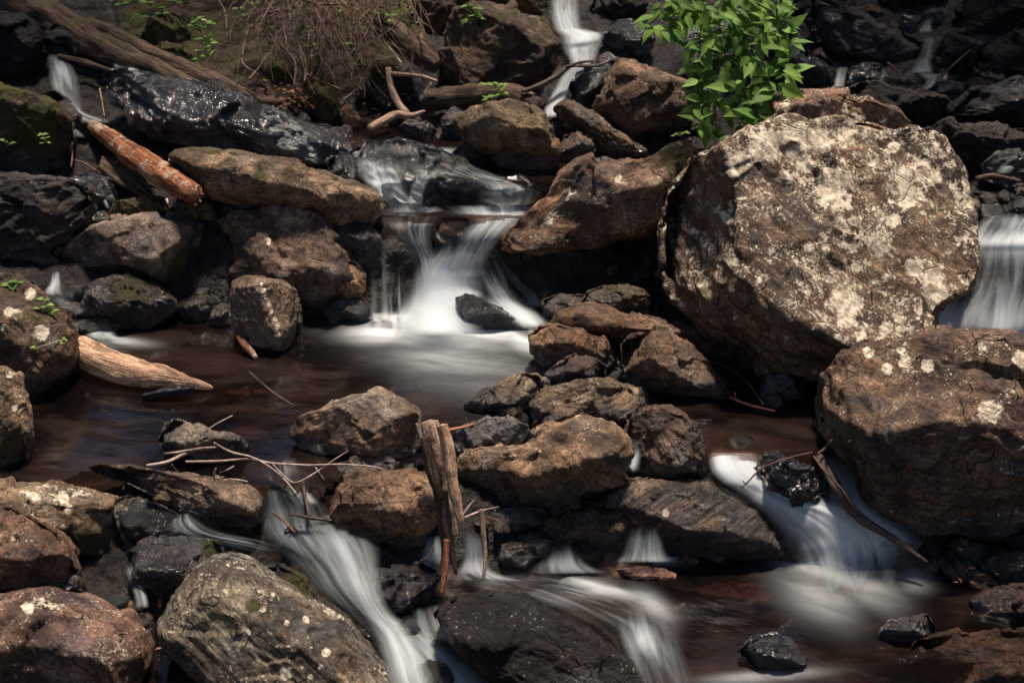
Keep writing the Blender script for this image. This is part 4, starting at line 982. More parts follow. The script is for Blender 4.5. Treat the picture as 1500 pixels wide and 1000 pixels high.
def fall(name, secs, label=None, nu=28, sub=10, bulge=.012, lift=.02, edge=.34, drape=None):
    """a sheet of falling water: rows (xl, yl, xr, yr, foam[, lift[, D]]) from lip to foot"""
    S = []
    for s in secs:
        xl, yl, xr, yr, fo = s[:5]; lf = s[5] if len(s) > 5 and s[5] is not None else lift
        d = s[6] if len(s) > 6 else float(D_of_z((yl + yr) / 2, surf((xl + xr) / 2, (yl + yr) / 2))) - lf
        S.append((xl, yl, xr, yr, fo, d))
    S = np.array(S, float)
    t = np.arange(len(S)); tt = np.linspace(0, len(S) - 1, (len(S) - 1) * sub + 1)
    def cr(c):
        out = []
        for v in tt:
            i = min(int(v), len(S) - 2); f = v - i
            p = [S[max(i - 1, 0), c], S[i, c], S[i + 1, c], S[min(i + 2, len(S) - 1), c]]
            out.append(.5 * (2 * p[1] + (p[2] - p[0]) * f + (2 * p[0] - 5 * p[1] + 4 * p[2] - p[3]) * f * f + (3 * p[1] - p[0] - 3 * p[2] + p[3]) * f ** 3))
        return np.array(out)
    xl, yl, xr, yr, fo, dd = [cr(c) for c in range(6)]
    u = np.linspace(0, 1, nu)
    PX = xl[:, None] * (1 - u) + xr[:, None] * u; PY = yl[:, None] * (1 - u) + yr[:, None] * u
    DD = dd[:, None] - bulge * (1 - (2 * u - 1) ** 2)[None]
    n, m = PX.shape
    if drape:
        HD = DD.copy()
        for bv, loc in drape:
            for i in range(n):
                for j in range(m):
                    dr = Vector(P([PX[i, j]], [PY[i, j]], [1.0])[0] - C0); dn = dr.length
                    hit = bv.ray_cast(Vector(C0) - loc, dr / dn)
                    if hit[0] is not None: HD[i, j] = min(HD[i, j], hit[3] / dn - .03)
        for _ in range(2):
            E_ = np.pad(HD, 1, mode='edge')
            HD = np.minimum(HD, (E_[:-2, 1:-1] + E_[2:, 1:-1] + E_[1:-1, :-2] + E_[1:-1, 2:] + 2 * E_[1:-1, 1:-1]) / 6)
        DD = HD
    V = P(PX.ravel(), PY.ravel(), DD.ravel())
    ln = np.concatenate([[0], np.cumsum(np.linalg.norm(np.diff(V.reshape(n, m, 3)[:, m // 2], axis=0), axis=1))])
    wd = np.linalg.norm(V.reshape(n, m, 3)[:, -1] - V.reshape(n, m, 3)[:, 0], axis=1)
    AL = np.repeat(ln[:, None], m, 1); AC = (u[None] - .5) * (wd.mean() * .6 + wd[:, None] * .4)
    ro = random.Random(name + str(secs[0][0])).uniform(0, 30)
    fib = np.stack([AC.ravel() + ro, AL.ravel() + ro, 0 * AL.ravel()], -1)
    eu = np.minimum(1, np.minimum(u, 1 - u) / edge); eu = eu * eu * (3 - 2 * eu)
    ev = np.clip(np.minimum(tt / .35, (len(S) - 1 - tt) / .5), 0, 1); ev = ev * ev * (3 - 2 * ev)
    E = (eu[None] * ev[:, None]).ravel()
    V = V - FW * (.007 * E * fbm(np.stack([fib[:, 0] * 28, fib[:, 1] * 2.5, 0 * fib[:, 0]], -1), 3))[:, None]
    FO = np.repeat(fo[:, None], m, 1).ravel()
    ii = np.arange(n * m).reshape(n, m)
    Fq = np.stack([ii[1:, :-1].ravel(), ii[1:, 1:].ravel(), ii[:-1, 1:].ravel(), ii[:-1, :-1].ravel()], -1)
    return tag(mesh(name, V, Fq, M_FALL, dict(foam=FO, edge=E, fib=fib)), label, kind='structure')

# main waterfall: upper tier
fall('waterfall', [(518,218,580,226,.1),(522,238,584,246,.7),(526,256,592,264,1.0),(536,276,604,290,.95),(543,298,614,310,.95)], lift=.03, drape=SHELF)
fall('waterfall', [(616,240,655,244,.0),(610,252,648,254,.4),(604,266,630,266,.75),(598,284,622,284,.85),(590,304,622,306,.9)], lift=.03, nu=16, drape=SHELF)
fall('waterfall', [(606,234,700,240,.1),(630,250,745,262,.5),(690,262,795,276,.55),(698,282,800,288,.55),(690,308,795,308,.75)], lift=.03, drape=SHELF)
fall('waterfall', [(750,262,805,266,.1),(752,284,800,284,.6),(738,310,794,308,.85)], lift=.03, nu=20, drape=SHELF)
# the shelf, its lip and the two arms joining in the white plunge
fall('waterfall', [(552,292,640,294,.35),(556,304,655,306,.42),(562,318,656,318,.45),(572,335,642,330,.42),(590,358,634,352,.5),(604,385,642,380,.65),(604,420,655,420,.85),(592,450,660,452,1.0),(585,484,660,488,1.0)], lift=.05, nu=40)
fall('waterfall', [(545,310,590,308,.0),(552,330,600,328,.15),(566,352,606,350,.2),(590,380,618,378,.35)], lift=.06, nu=20)
fall('waterfall', [(640,300,800,296,.45),(660,312,792,308,.7),(684,326,768,322,.72),(672,345,742,345,.65),(656,368,724,368,.8),(640,390,716,392,1.0),(625,425,712,425,1.1),(606,484,712,486,1.2)], lift=.06, nu=48)
fall('waterfall', [(648,352,690,350,.0),(622,378,702,376,.8),(602,402,700,400,1.25),(590,432,702,432,1.4),(575,462,706,465,1.5),(560,492,720,494,1.0)], lift=.12, bulge=.07, nu=40, edge=.5)
fall('waterfall', [(668,366,728,368,.3),(688,395,736,392,.5),(705,425,755,425,.65),(720,450,786,452,.8),(735,478,810,476,.9)], lift=.07, edge=.45)
fall('waterfall', [(690,430,735,426,.3),(708,448,760,442,.75),(738,466,792,460,.85),(765,484,812,478,.7)], lift=.16, nu=18, edge=.45)
# thin threads on the left
for xl, xr, y0, y1 in [(540,556,392,472),(555,572,352,474),(580,590,384,476),(566,578,405,474)]:
    fall('waterfall', [(xl+3,y0,xr-2,y0,.45),(xl+1,y0*.6+y1*.4,xr-1,y0*.6+y1*.4,.75),(xl,y1,xr,y1,.9)], lift=.13, nu=10, edge=.4, D=None) if False else fall('waterfall', [(xl+4,y0,xr-4,y0,.2,.13),(xl+2,y0*.6+y1*.4,xr-3,y0*.6+y1*.4,.5,.13),(xl,y1*.85+y0*.15,xr+1,y1*.85+y0*.15,.6,.12),(xl-5,y1-4,xr+5,y1-4,.7,.12)], nu=14, edge=.5)
fall('waterfall', [(728,385,740,385,.3),(745,410,765,408,.45),(765,432,790,430,.5),(775,452,800,450,.6)], lift=.03, nu=12)
fall('waterfall', [(590,410,625,400,.3,.05),(585,440,625,440,.5,.06),(560,476,640,478,.9,.05)], nu=20)
# upper cascade
fall('waterfall', [(800,-12,850,-8,.5),(803,20,852,22,.75),(810,42,858,46,.8),(818,58,885,48,.85),(825,78,880,72,.75),(832,95,870,98,.7),(818,115,848,112,.75),(808,135,835,130,.8),(796,158,828,150,.9),(795,174,818,172,.9)], lift=.10, nu=34)
fall('waterfall', [(872,98,892,90,.3),(880,105,900,100,.5),(888,118,902,108,.3)], lift=.1, nu=10)
fall('waterfall', [(812,40,850,40,.6),(822,55,885,50,.95),(825,68,880,62,.6)], lift=.13, nu=20)
fall('waterfall', [(995,20,1090,20,.3),(990,60,1080,60,.5),(1005,110,1060,110,.45),(1010,170,1070,170,.35)], lift=.06)
# left thin fall
fall('waterfall', [(64,78,92,80,.3),(68,100,110,100,.62),(72,125,118,125,.62),(84,150,122,150,.55),(102,166,128,166,.75),(115,182,180,180,.55)], lift=.12)
fall('waterfall', [(158,70,172,68,.4),(164,90,182,88,.5),(166,118,190,116,.25)], lift=.16, nu=12)
fall('waterfall', [(103,190,112,188,.5),(106,203,130,202,.4)], lift=.16, nu=10)
fall('waterfall', [(76,398,88,396,.5),(72,415,90,413,.75),(62,432,96,432,.6),(85,452,130,446,.4),(118,468,160,462,.5),(120,480,166,476,.65),(125,494,175,492,.7),(160,500,205,496,.5)], lift=.06, nu=18)
fall('waterfall', [(144,286,150,284,.4),(150,296,156,293,.7),(156,308,162,306,.5)], lift=.08, nu=8)
fall('waterfall', [(595,95,630,92,.3,.1),(600,112,640,110,.5,.1),(605,130,630,130,.5,.1),(614,150,628,150,.6,.1)], nu=14)
# right-hand wide fall
fall('waterfall', [(1448,312,1580,308,.1,.03),(1432,322,1580,318,.5,.06),(1415,338,1580,334,.55,.12),(1398,356,1580,352,.9,.16),(1395,372,1580,368,.75,.14),(1392,400,1580,396,.42,.12),(1382,425,1580,420,.35,.14),(1366,450,1580,445,.6,.17),(1350,478,1580,474,.85,.18),(1335,500,1580,500,.95,.14),(1330,520,1580,524,.9,.08)], nu=60, bulge=.0, edge=.14)
fall('waterfall', [(1400,340,1445,335,.2),(1400,352,1446,348,.7),(1396,366,1444,362,.8),(1390,380,1444,378,.4)], lift=.17, nu=16, edge=.45)
fall('waterfall', [(1385,420,1425,415,.1),(1372,445,1412,440,.6),(1356,475,1400,470,.85),(1340,502,1392,500,.9)], lift=.20, nu=20, edge=.45)
fall('waterfall', [(1440,400,1500,396,.1),(1436,425,1500,420,.6),(1430,455,1502,450,.8),(1425,492,1500,490,.95)], lift=.20, nu=20, edge=.45)
# right gully trickles
fall('waterfall', [(1352,28,1368,28,.3),(1350,38,1366,38,.5),(1340,48,1368,48,.55)], lift=.16, nu=12)
fall('waterfall', [(1352,54,1372,54,.45),(1346,75,1368,75,.4),(1335,95,1366,95,.5),(1330,108,1372,108,.6)], lift=.2, nu=16)
fall('waterfall', [(1360,110,1375,110,.5),(1354,122,1372,122,.6),(1345,132,1362,132,.6)], lift=.16, nu=10)
fall('waterfall', [(1226,98,1244,97,.45),(1223,112,1240,112,.7),(1218,128,1238,130,.7),(1200,134,1248,136,.5)], lift=.14, nu=12)
fall('waterfall', [(1438,60,1444,60,.5),(1437,75,1445,75,.4)], lift=.15, nu=8)
fall('waterfall', [(1470,235,1495,232,.4),(1462,245,1490,243,.5),(1455,255,1480,256,.4)], lift=.15, nu=10)
# right-hand cascade between the dam and the massive boulder
fall('waterfall', [(1036,640,1100,636,.0),(1036,652,1112,648,.3),(1038,668,1118,664,.9),(1042,695,1140,690,1.0),(1075,722,1165,712,.95),(1105,745,1215,730,.95),(1130,775,1280,745,1.0),(1150,805,1330,775,.95),(1165,840,1340,815,.6),(1180,880,1320,865,.15)], lift=.03, nu=44, bulge=.03)
fall('waterfall', [(1180,640,1225,636,.05),(1188,656,1228,650,.3),(1195,675,1235,665,.55),(1200,700,1255,690,.6),(1205,735,1272,725,.65),(1210,760,1300,748,.8),(1240,785,1335,770,.7),(1290,812,1370,795,.4)], lift=.04, nu=36)
fall('waterfall', [(1034,654,1070,652,.1),(1036,668,1084,664,.9),(1040,690,1100,688,1.0),(1060,712,1130,712,.8)], lift=.07, nu=24)
# little falls in the dam
fall('waterfall', [(920,770,975,768,.1),(916,788,974,786,.45),(910,810,978,808,.6),(895,824,992,824,.7)], lift=.07, nu=26)
fall('waterfall', [(808,790,838,790,.1),(798,808,846,806,.35),(780,828,865,826,.6),(765,842,900,840,.5)], lift=.06, nu=22)
fall('waterfall', [(672,780,705,778,.35),(674,798,712,796,.65),(674,820,715,818,.7),(665,838,730,838,.85),(660,850,780,852,.8)], lift=.06, nu=26)
fall('waterfall', [(625,785,645,782,.4),(618,805,650,803,.6),(612,830,655,828,.55)], lift=.05, nu=14)
fall('waterfall', [(918,640,935,640,.4),(916,665,940,665,.65),(912,692,935,692,.6)], lift=.12, nu=12)
fall('waterfall', [(590,680,608,676,.5),(593,692,606,692,.6)], lift=.08, nu=8)
fall('waterfall', [(640,848,760,838,.5),(690,862,860,848,.5),(770,880,930,866,.45),(840,905,975,888,.3),(890,935,1000,908,.35),(905,975,1010,950,.4),(915,1015,1020,1000,.35),(930,1060,1010,1050,.5)], lift=.05, nu=40, bulge=.02)
fall('waterfall', [(908,884,945,882,.05),(902,912,962,908,.5),(906,940,978,936,.7),(920,975,995,968,.5),(940,1015,1010,1010,.3)], lift=.09, nu=24, edge=.5)
# left cascade
fall('waterfall', [(372,680,440,668,.0),(378,705,445,694,.18),(384,728,448,716,.35),(378,752,478,738,.5),(380,778,498,768,.55),(398,802,522,797,.45),(432,834,545,824,.45),(470,870,550,854,.5),(516,908,570,894,.45),(540,940,640,925,.55),(556,975,690,960,.6),(576,1020,730,1000,.6),(600,1070,720,1060,.8)], lift=.05, nu=56, bulge=.03)
fall('waterfall', [(425,705,450,700,.4),(432,722,456,720,.55),(436,742,470,738,.6)], lift=.07, nu=12)
fall('waterfall', [(420,755,520,750,.0),(428,775,545,772,.35),(440,795,560,792,.6),(466,825,560,815,.7),(496,865,560,850,.8),(524,900,572,888,.7),(545,930,600,918,.85),(555,960,622,950,.9),(562,1000,640,990,.85),(575,1050,660,1040,.8)], lift=.09, nu=44, bulge=.02, edge=.5)
fall('waterfall', [(600,892,660,880,.3),(600,920,680,915,.55),(612,950,700,945,.5),(625,985,720,980,.45),(640,1030,760,1025,.5)], lift=.05, nu=30)
fall('waterfall', [(258,752,280,750,.3),(246,768,296,762,.5),(256,784,330,778,.35),(310,798,390,792,.35),(370,810,430,806,.2)], lift=.06, nu=30)
fall('waterfall', [(180,833,194,828,.5),(188,855,208,850,.6),(196,875,216,872,.7),(196,892,220,890,.55)], lift=.08, nu=12)

# ------------------------------------------------------------------ wood
def tubegeo(pts, rad, ns=10, sub=6, rough=.0, seed=0, taper_end=True, flat=1.0):
    pts = np.array(pts, float); rad = np.array(rad, float)
    t = np.arange(len(pts)); tt = np.linspace(0, len(pts) - 1, (len(pts) - 1) * sub + 1)
    def cr(A):
        out = []
        for v in tt:
            i = min(int(v), len(A) - 2); f = v - i
            p = [A[max(i - 1, 0)], A[i], A[i + 1], A[min(i + 2, len(A) - 1)]]
            out.append(.5 * (2 * p[1] + (p[2] - p[0]) * f + (2 * p[0] - 5 * p[1] + 4 * p[2] - p[3]) * f * f + (3 * p[1] - p[0] - 3 * p[2] + p[3]) * f ** 3))
        return np.array(out)
    c = cr(pts) if len(pts) > 2 else pts[0] + (pts[1] - pts[0]) * tt[:, None]
    r = np.interp(tt, t, rad)
    T_ = np.gradient(c, axis=0); T_ /= np.linalg.norm(T_, axis=1)[:, None] + 1e-9
    up = np.array([0, 0, 1.0]) if abs(T_[:, 2]).mean() < .8 else np.array([0, 1.0, 0])
    A = np.cross(T_, up); A /= np.linalg.norm(A, axis=1)[:, None] + 1e-9; B = np.cross(A, T_)
    ln = np.concatenate([[0], np.cumsum(np.linalg.norm(np.diff(c, axis=0), axis=1))])
    an = np.linspace(0, 2 * math.pi, ns, endpoint=False)
    ca, sa_ = np.cos(an), np.sin(an) * flat
    V = c[:, None] + r[:, None, None] * (A[:, None] * ca[None, :, None] + B[:, None] * sa_[None, :, None])
    fib = np.stack([np.repeat(ln[:, None], ns, 1) + seed, r[:, None] * ca[None], r[:, None] * np.sin(an)[None]], -1)
    V = V.reshape(-1, 3); fib = fib.reshape(-1, 3)
    if rough:
        dirn = V - np.repeat(c, ns, 0); dirn /= np.linalg.norm(dirn, axis=1)[:, None] + 1e-9
        rr = np.repeat(r, ns)
        q = np.stack([fib[:, 0] * 4, fib[:, 1] * 55, fib[:, 2] * 55], -1)
        V = V + dirn * (rr * rough * (fbm(q + seed, 3) * 1.0 + .8 * fbm(V * 14 + seed, 3)))[:, None]
    n = len(c); Fq = []
    for i in range(n - 1):
        for j in range(ns):
            k = (j + 1) % ns
            Fq.append((i * ns + j, i * ns + k, (i + 1) * ns + k, (i + 1) * ns + j))
    b = len(V)
    rs_ = np.random.RandomState(int(seed * 10) % 9999)
    V = np.concatenate([V, [c[0] - T_[0] * r[0] * .25, c[-1] + T_[-1] * r[-1] * (.9 if taper_end else .15)]])
    fib = np.concatenate([fib, [[seed, 0, 0], [ln[-1] + seed, 0, 0]]])
    for j in range(ns):
        k = (j + 1) % ns
        Fq.append((b, k, j)); Fq.append((b + 1, (n - 1) * ns + j, (n - 1) * ns + k))
    return V, Fq, fib

class Geo:
    def __init__(s): s.V = []; s.F = []; s.fib = []; s.n = 0
    def add(s, g):
        V, Fq, fib = g; s.V.append(V); s.fib.append(fib); s.F += [tuple(i + s.n for i in f) for f in Fq]; s.n += len(V)
    def build(s, name, mat, parent=None):
        o = mesh(name, np.concatenate(s.V), s.F, mat, dict(fib=np.concatenate(s.fib)))
        if parent is not None: par(o, parent)
        return o

def branch3(px_pts, rpx, lift, D=None):
    """picture points -> points in the place, resting 'lift' above what lies there; rpx = radius in picture units"""
    pp = np.array(px_pts, float)
    if D is not None:
        d = np.array(D, float) if hasattr(D, '__len__') else np.full(len(pp), D)
    else:
        d = np.array([float(D_of_z(q[1], surf(q[0], q[1]))) for q in pp]) - (np.array(lift) if hasattr(lift, '__len__') else lift)
    rpx = np.array(rpx, float) if hasattr(rpx, '__len__') else np.full(len(pp), rpx)
    return P(pp[:, 0], pp[:, 1], d), rpx * d / F

def log(name, label, cat, pts, r, mat, lift=.06, D=None, ns=24, sub=12, rough=.2, seed=1, taper=False, flat=1., group=None):
    c, rr = branch3(pts, r, lift, D)
    g = Geo(); g.add(tubegeo(c, rr, ns, sub, rough, seed, taper, flat))
    return tag(g.build(name, mat), label, cat, group)

# orange stripped log with a broken end (bark-free middle, splintered tip)
root = thing('broken_log', 'bright orange stripped log with a splintered end, slanting over the left rocks', 'log', G1(210, 260))
c, rr = branch3([(134,184),(160,202),(195,228),(230,250),(262,270),(284,284)], [9,14,17.5,19,18,15], [.05,.10,.16,.22,.28,.33])
g = Geo(); g.add(tubegeo(c, rr, 30, 14, .17, 3)); g.build('trunk', M_ORANGE, root)
g = Geo(); rs = np.random.RandomState(4)
e = c[-1]; dv = (c[-1] - c[-2]); dv /= np.linalg.norm(dv)
for k in range(26):
    a = rs.uniform(0, 6.28); q = rs.uniform(.1, .95) * rr[-1]
    s0 = e - dv * .03 + (math.cos(a) * RT + math.sin(a) * UP) * q
    g.add(tubegeo([s0, s0 + dv * rs.uniform(.03, .06) + rs.normal(size=3) * .006], [rr[-1] * rs.uniform(.12, .3), rr[-1] * .06], 5, 2, .2, k))
g.build('splintered_end', M_ORANGE, root)
g = Geo()
for p, q in [((248,236),(257,223)), ((262,268),(272,262)), ((244,292),(246,298))]:
    cc, r2 = branch3([p, q], [2.2, 1.4], .34); g.add(tubegeo(cc, r2, 6, 3, .1, 2))
g.build('twig_stub', M_TWIG, root)
# splintered brown wood
root = thing('rotten_wood', 'bundle of splintered dark brown rotten wood below the orange log', 'driftwood', G1(185, 262))
g = Geo()
for k in range(16):
    a, b = rs.uniform(-8, 8), rs.uniform(-8, 8)
    x0, y0 = 148 + rs.uniform(-4, 20), 234 + rs.uniform(-4, 12)
    cc, r2 = branch3([(x0, y0), (x0 + 30, y0 + 22 + a * .3), (x0 + rs.uniform(45, 70), y0 + rs.uniform(35, 50))], [4.5, 4.5, 1], .05 + rs.uniform(0, .03))
    g.add(tubegeo(cc, r2, 7, 5, .35, k))
g.build('splinters', M_BARK, root)
for q in ([(95,178),(100,205),(106,225),(104,245)], [(92,190),(99,200),(101,190)], [(110,235),(125,240),(140,250)], [(168,240),(182,229)]):
    g = Geo(); cc, r2 = branch3(q, 1.6, .10); g.add(tubegeo(cc, r2, 5, 4, .2, 5)); g.build('twig', M_DTWIG, root)

# rotten logs at the upper left
log('rotten_log', 'long dark rotten log running down from the top left corner', 'log', [(-30,-15),(60,22),(150,72),(230,108),(300,140),(372,172)], [26,27,24,20,15,7], M_BARK, lift=.12, rough=.28, seed=11)
log('rotten_log', 'mossy brown log lying behind the wet ledge, ending by the leaf litter', 'log', [(118,32),(165,50),(215,78),(270,102),(330,128),(380,148),(412,150)], [9,12,13,14,13,10,4], M_BARK, lift=.14, rough=.3, seed=12)
log('broken_branch', 'short reddish broken branch stuck under the mossy brown log', 'branch', [(212,92),(240,106),(276,126)], [6,6,2], M_DRIFT if 0 else M_GREY, lift=.15, rough=.3, seed=13)
log('driftwood', 'thin grey branch lying below the long rotten log', 'branch', [(85,82),(125,92),(165,104)], [3,5,2], M_BARK, lift=.15, rough=.3, seed=14)
log('rotten_log', 'dark grooved log leaning under the vines beside the thin upper fall', 'log', [(548,28),(580,52),(612,76),(640,98)], [16,19,18,10], M_BARK, lift=.16, rough=.25, seed=15)
log('twig', 'pale bent twig on the dark grooved log', 'twig', [(560,58),(572,72),(588,92)], [1.6,1.4,1], M_TWIG, lift=.26, ns=6, seed=16)
log('stick', 'upright reddish stick between grooved log and forked driftwood', 'stick', [(617,50),(618,90),(621,138)], [2.4,2.6,2.2], M_RED, lift=[.2,.17,.1], ns=8, seed=17)
log('dead_log', 'thick dead log lying across the stream behind the domed boulder', 'log', [(622,148),(660,145),(710,140),(755,143),(792,158)], [15,18,17,18,12], M_BARK, lift=.12, rough=.3, seed=18)
log('branch', 'dead branch reaching up from the long log across the narrow fall', 'branch', [(764,134),(790,126),(815,112),(836,97),(865,97),(885,93),(895,86)], [3,4.5,4,3,2.5,2.2,1], M_DTWIG if 0 else M_BARKWET, lift=.22, ns=8, sub=6, seed=19)
log('branch', 'short bare side branch on the narrow upper fall', 'branch', [(828,99),(850,92),(870,89)], [3,2.5,1], M_BARK, lift=.23, ns=8, seed=20)

# forked bleached driftwood
root = thing('forked_driftwood', 'forked bleached branch standing beside the upper pool', 'driftwood', G1(585, 180))
for q, r_ in (([(569,100),(572,125),(582,150),(596,166)], [4.5,5,5.5,5]), ([(572,108),(600,110),(622,113),(640,119)], [3.2,3.2,3,2]), ([(541,188),(560,178),(580,168),(602,170),(622,163)], [5,6.5,6,5,2]), ([(632,122),(622,136)], [2,1.5])):
    cc, r2 = branch3(q, r_, [.15] * len(q)); g = Geo(); g.add(tubegeo(cc, r2, 12, 7, .22, q[0][0])); g.build('limb', M_GREY, root)

# pale driftwood in the left pool
log('driftwood', 'pale weathered driftwood log half sunk in the left pool', 'log', [(86,500),(115,512),(150,530),(195,545),(240,553),(275,560),(310,568)], [16,22,24,23,18,11,3], M_DRIFT, D=list(D_of_z(np.array([520,532,550,562,570,572,572]), .0) - .01), rough=.28, seed=21, taper=True, flat=.9)
log('driftwood', 'sunken branch end with an orange tip beside the pointed stone', 'branch', [(350,492),(360,506),(375,524)], [4,6,3], M_ORANGE, D=list(D_of_z(np.array([512,516,524]), .01)), rough=.4, seed=22)

# upright stump
root = thing('driftwood_stump', 'upright splintered grey stump wedged between two boulders', 'stump', G1(650, 800))
Ds = float(D_of_z(800, -.1)) - .10
def vert(q, r_, name, mat, dz=0, ro=.25, ns=22, flat=.6, tp=False):
    cc, r2 = branch3(q, r_, 0, [Ds + dz + .10 * (p[1] < 700) * 0 for p in q]); g = Geo(); g.add(tubegeo(cc, r2, ns, 12, ro, q[0][0] * .1, tp, flat)); return g.build(name, mat, root)
vert([(630,617),(636,655),(645,700),(658,745),(668,785)], [12,17,15,11,4], 'trunk', M_GREY, .03, .45, 30)
vert([(622,640),(634,690),(646,730)], [7,10,4], 'splinter', M_BARK, -.03, .4, 12, tp=True)
vert([(648,622),(657,660),(662,700),(670,740),(676,764)], [7,10,9,8,4], 'bark_slab', M_DRIFT, -.05, .35, flat=.5)
vert([(650,720),(654,760),(660,800),(668,840)], [6,7,7,2], 'splinter', M_BARKWET, -.02, .2, 12, tp=True)
vert([(640,700),(645,750),(652,800),(648,845)], [8,7,6,5], 'splinter', M_BARK, .0, .2, 12)
vert([(610,620),(614,630),(618,645)], [2,3.5,3], 'twig_stub', M_TWIG, .0, .2, 8)
vert([(652,630),(675,626),(696,620)], [3.5,3,2], 'side_branch', M_RED, .08, .2, 10)
vert([(654,790),(652,830),(648,868)], [4.5,5,3.5], 'peeled_stick', M_RED, -.04, .2, 10)
log('stick', 'upright brown stick standing in the small fall right of the stump', 'stick', [(705,746),(708,780),(711,815),(708,850)], [3.6,3.6,3.2,2.4], M_BARK if 0 else M_GREY, D=Ds - .06, ns=10, seed=24, rough=.3)
for lab, q, r_ in (('forked twig by the top of the upright brown stick', [(677,755),(686,742),(695,732)], 1.3), ('thin pale twig crossing behind the upright brown stick', [(680,758),(705,748),(731,742)], 1.5), ('dark red twig right of the upright brown stick', [(710,756),(730,762),(748,776)], 1.0)):
    log('twig', lab, 'twig', q, [r_, r_, r_ * .6], M_TWIG if r_ > 1.2 else M_DTWIG, D=Ds - .04, ns=6, seed=25)
log('twig', 'dark red twig at the foot of the stump', 'twig', [(615,822),(630,812),(636,800)], [1, 1.2, .8], M_DTWIG, D=Ds - .12, ns=6, seed=26)

# orange stick bottom left
log('stick', 'short upright orange stick in the small bottom left channel', 'stick', [(238,823),(237,850),(235,880),(234,905)], [4.2,4.2,4,3.6], M_RED, D=float(D_of_z(893, -.25)), ns=12, rough=.1, seed=28)
# twigs over the left dam
root = thing('fallen_branch', 'pale many-forked twig branch lying over the left dam', 'branch', G1(330, 690))
def twig(q, r_, lift=.13, mat=M_TWIG, parent=root, name='twig'):
    cc, r2 = branch3(q, np.array(r_) * (.78 if mat is M_TWIG else 1), lift); g = Geo(); g.add(tubegeo(cc, r2, 7, 6, .25, q[0][0] * .07)); return g.build(name, mat, parent)
twig([(215,682),(245,676),(275,663),(318,654)], [3,3.2,3.4,2.5])
twig([(240,664),(262,662),(290,657),(316,655)], [1.6,2.6,2.8,2.4], .15)
twig([(272,676),(320,675),(365,672),(400,678),(450,681),(500,680),(550,684),(578,695)], [2.2,2.2,2,2,1.9,1.7,1.5,.9], .15)
twig([(272,625),(300,640),(335,660),(365,668),(385,677),(410,695),(434,722)], [1.6,1.8,2,2,1.8,1.6,1], .17)
twig([(300,632),(318,620),(341,608)], [1.2,1.3,1], .18)
twig([(400,680),(420,700),(435,706),(465,690),(485,676),(510,660)], [1.2,1.3,1.3,1.3,1.2,.8], .17)
twig([(252,680),(262,692),(285,702),(305,702)], [1,1.2,1,.7], .12)
twig([(462,684),(468,692),(475,702)], [.8,.9,.6], .16)
root2 = thing('twig', 'small curled twig on the rock plank of the left dam', 'twig', G1(340, 705))
twig([(316,686),(314,695),(325,702),(345,702),(362,705)], [1.4,1.8,1.8,1.8,1.4], .13, M_TWIG, root2, 'stem'); twig([(322,692),(332,688),(343,682)], [1,1,.7], .13, M_TWIG, root2, 'side_shoot')
root3 = thing('twig', 'thin red twig standing in the pool behind the rock plank', 'twig', G1(185, 712))
twig([(190,668),(187,695),(180,717)], [.9,1,1], .08, M_DTWIG, root3, 'stem')
root4 = thing('wet_stick', 'dark wet forked stick sunk in the left cascade', 'stick', G1(450, 755))
twig([(443,705),(448,730),(453,756)], [2.4,2.6,2.6], .12, M_BARKWET, root4, 'limb'); twig([(425,752),(455,758),(488,762)], [2,3,2], .12, M_BARKWET, root4, 'limb')
root5 = thing('sunken_stick', 'reddish stick under the white water of the left cascade', 'stick', G1(420, 770))
twig([(398,750),(415,762),(432,780)], [1.5,2,1.5], .13, M_RED, root5, 'stem')
# right-hand cascade sticks
root6 = thing('fallen_branch', 'long wet brown branch lying down the right-hand cascade', 'branch', G1(1270, 740))
twig([(1200,668),(1220,705),(1240,738),(1265,762),(1295,780),(1330,803),(1358,823)], [6,8,9,8,6.5,4.5,2], .12, M_BARKWET, root6, 'trunk')
twig([(1192,668),(1208,690),(1232,715),(1250,742),(1262,752)], [1.5,1.6,1.4,1.2,.8], .2, M_DTWIG, root6, 'twig')
twig([(1198,664),(1210,655),(1218,645)], [2,2,1.6], .2, M_DTWIG, root6, 'twig')
root7 = thing('twig', 'thin arching red twig over the right-hand cascade', 'twig', G1(1130, 690))
twig([(1080,720),(1095,706),(1117,685),(1150,672),(1190,662)], [1,1.3,1.4,1.4,1.3], [.20,.2,.22,.22,.2], M_DTWIG, root7, 'stem'); twig([(1088,704),(1092,708),(1096,706)], [.8,.9,.9], .2, M_DTWIG, root7, 'side_shoot')
root8 = thing('dry_stems', 'two pale dry stems arching down beside the mossy brown boulder', 'stems', G1(1090, 580))
twig([(1045,530),(1070,540),(1095,560),(1118,592)], [.8,1,1,.8], .1, M_TWIG, root8, 'stem'); twig([(1070,582),(1095,592),(1135,602)], [1.8,2,1.2], .06, M_RED, root8, 'stem'); twig([(1076,575),(1078,582)], [1.4,1], .08, M_TWIG, root8, 'stem')
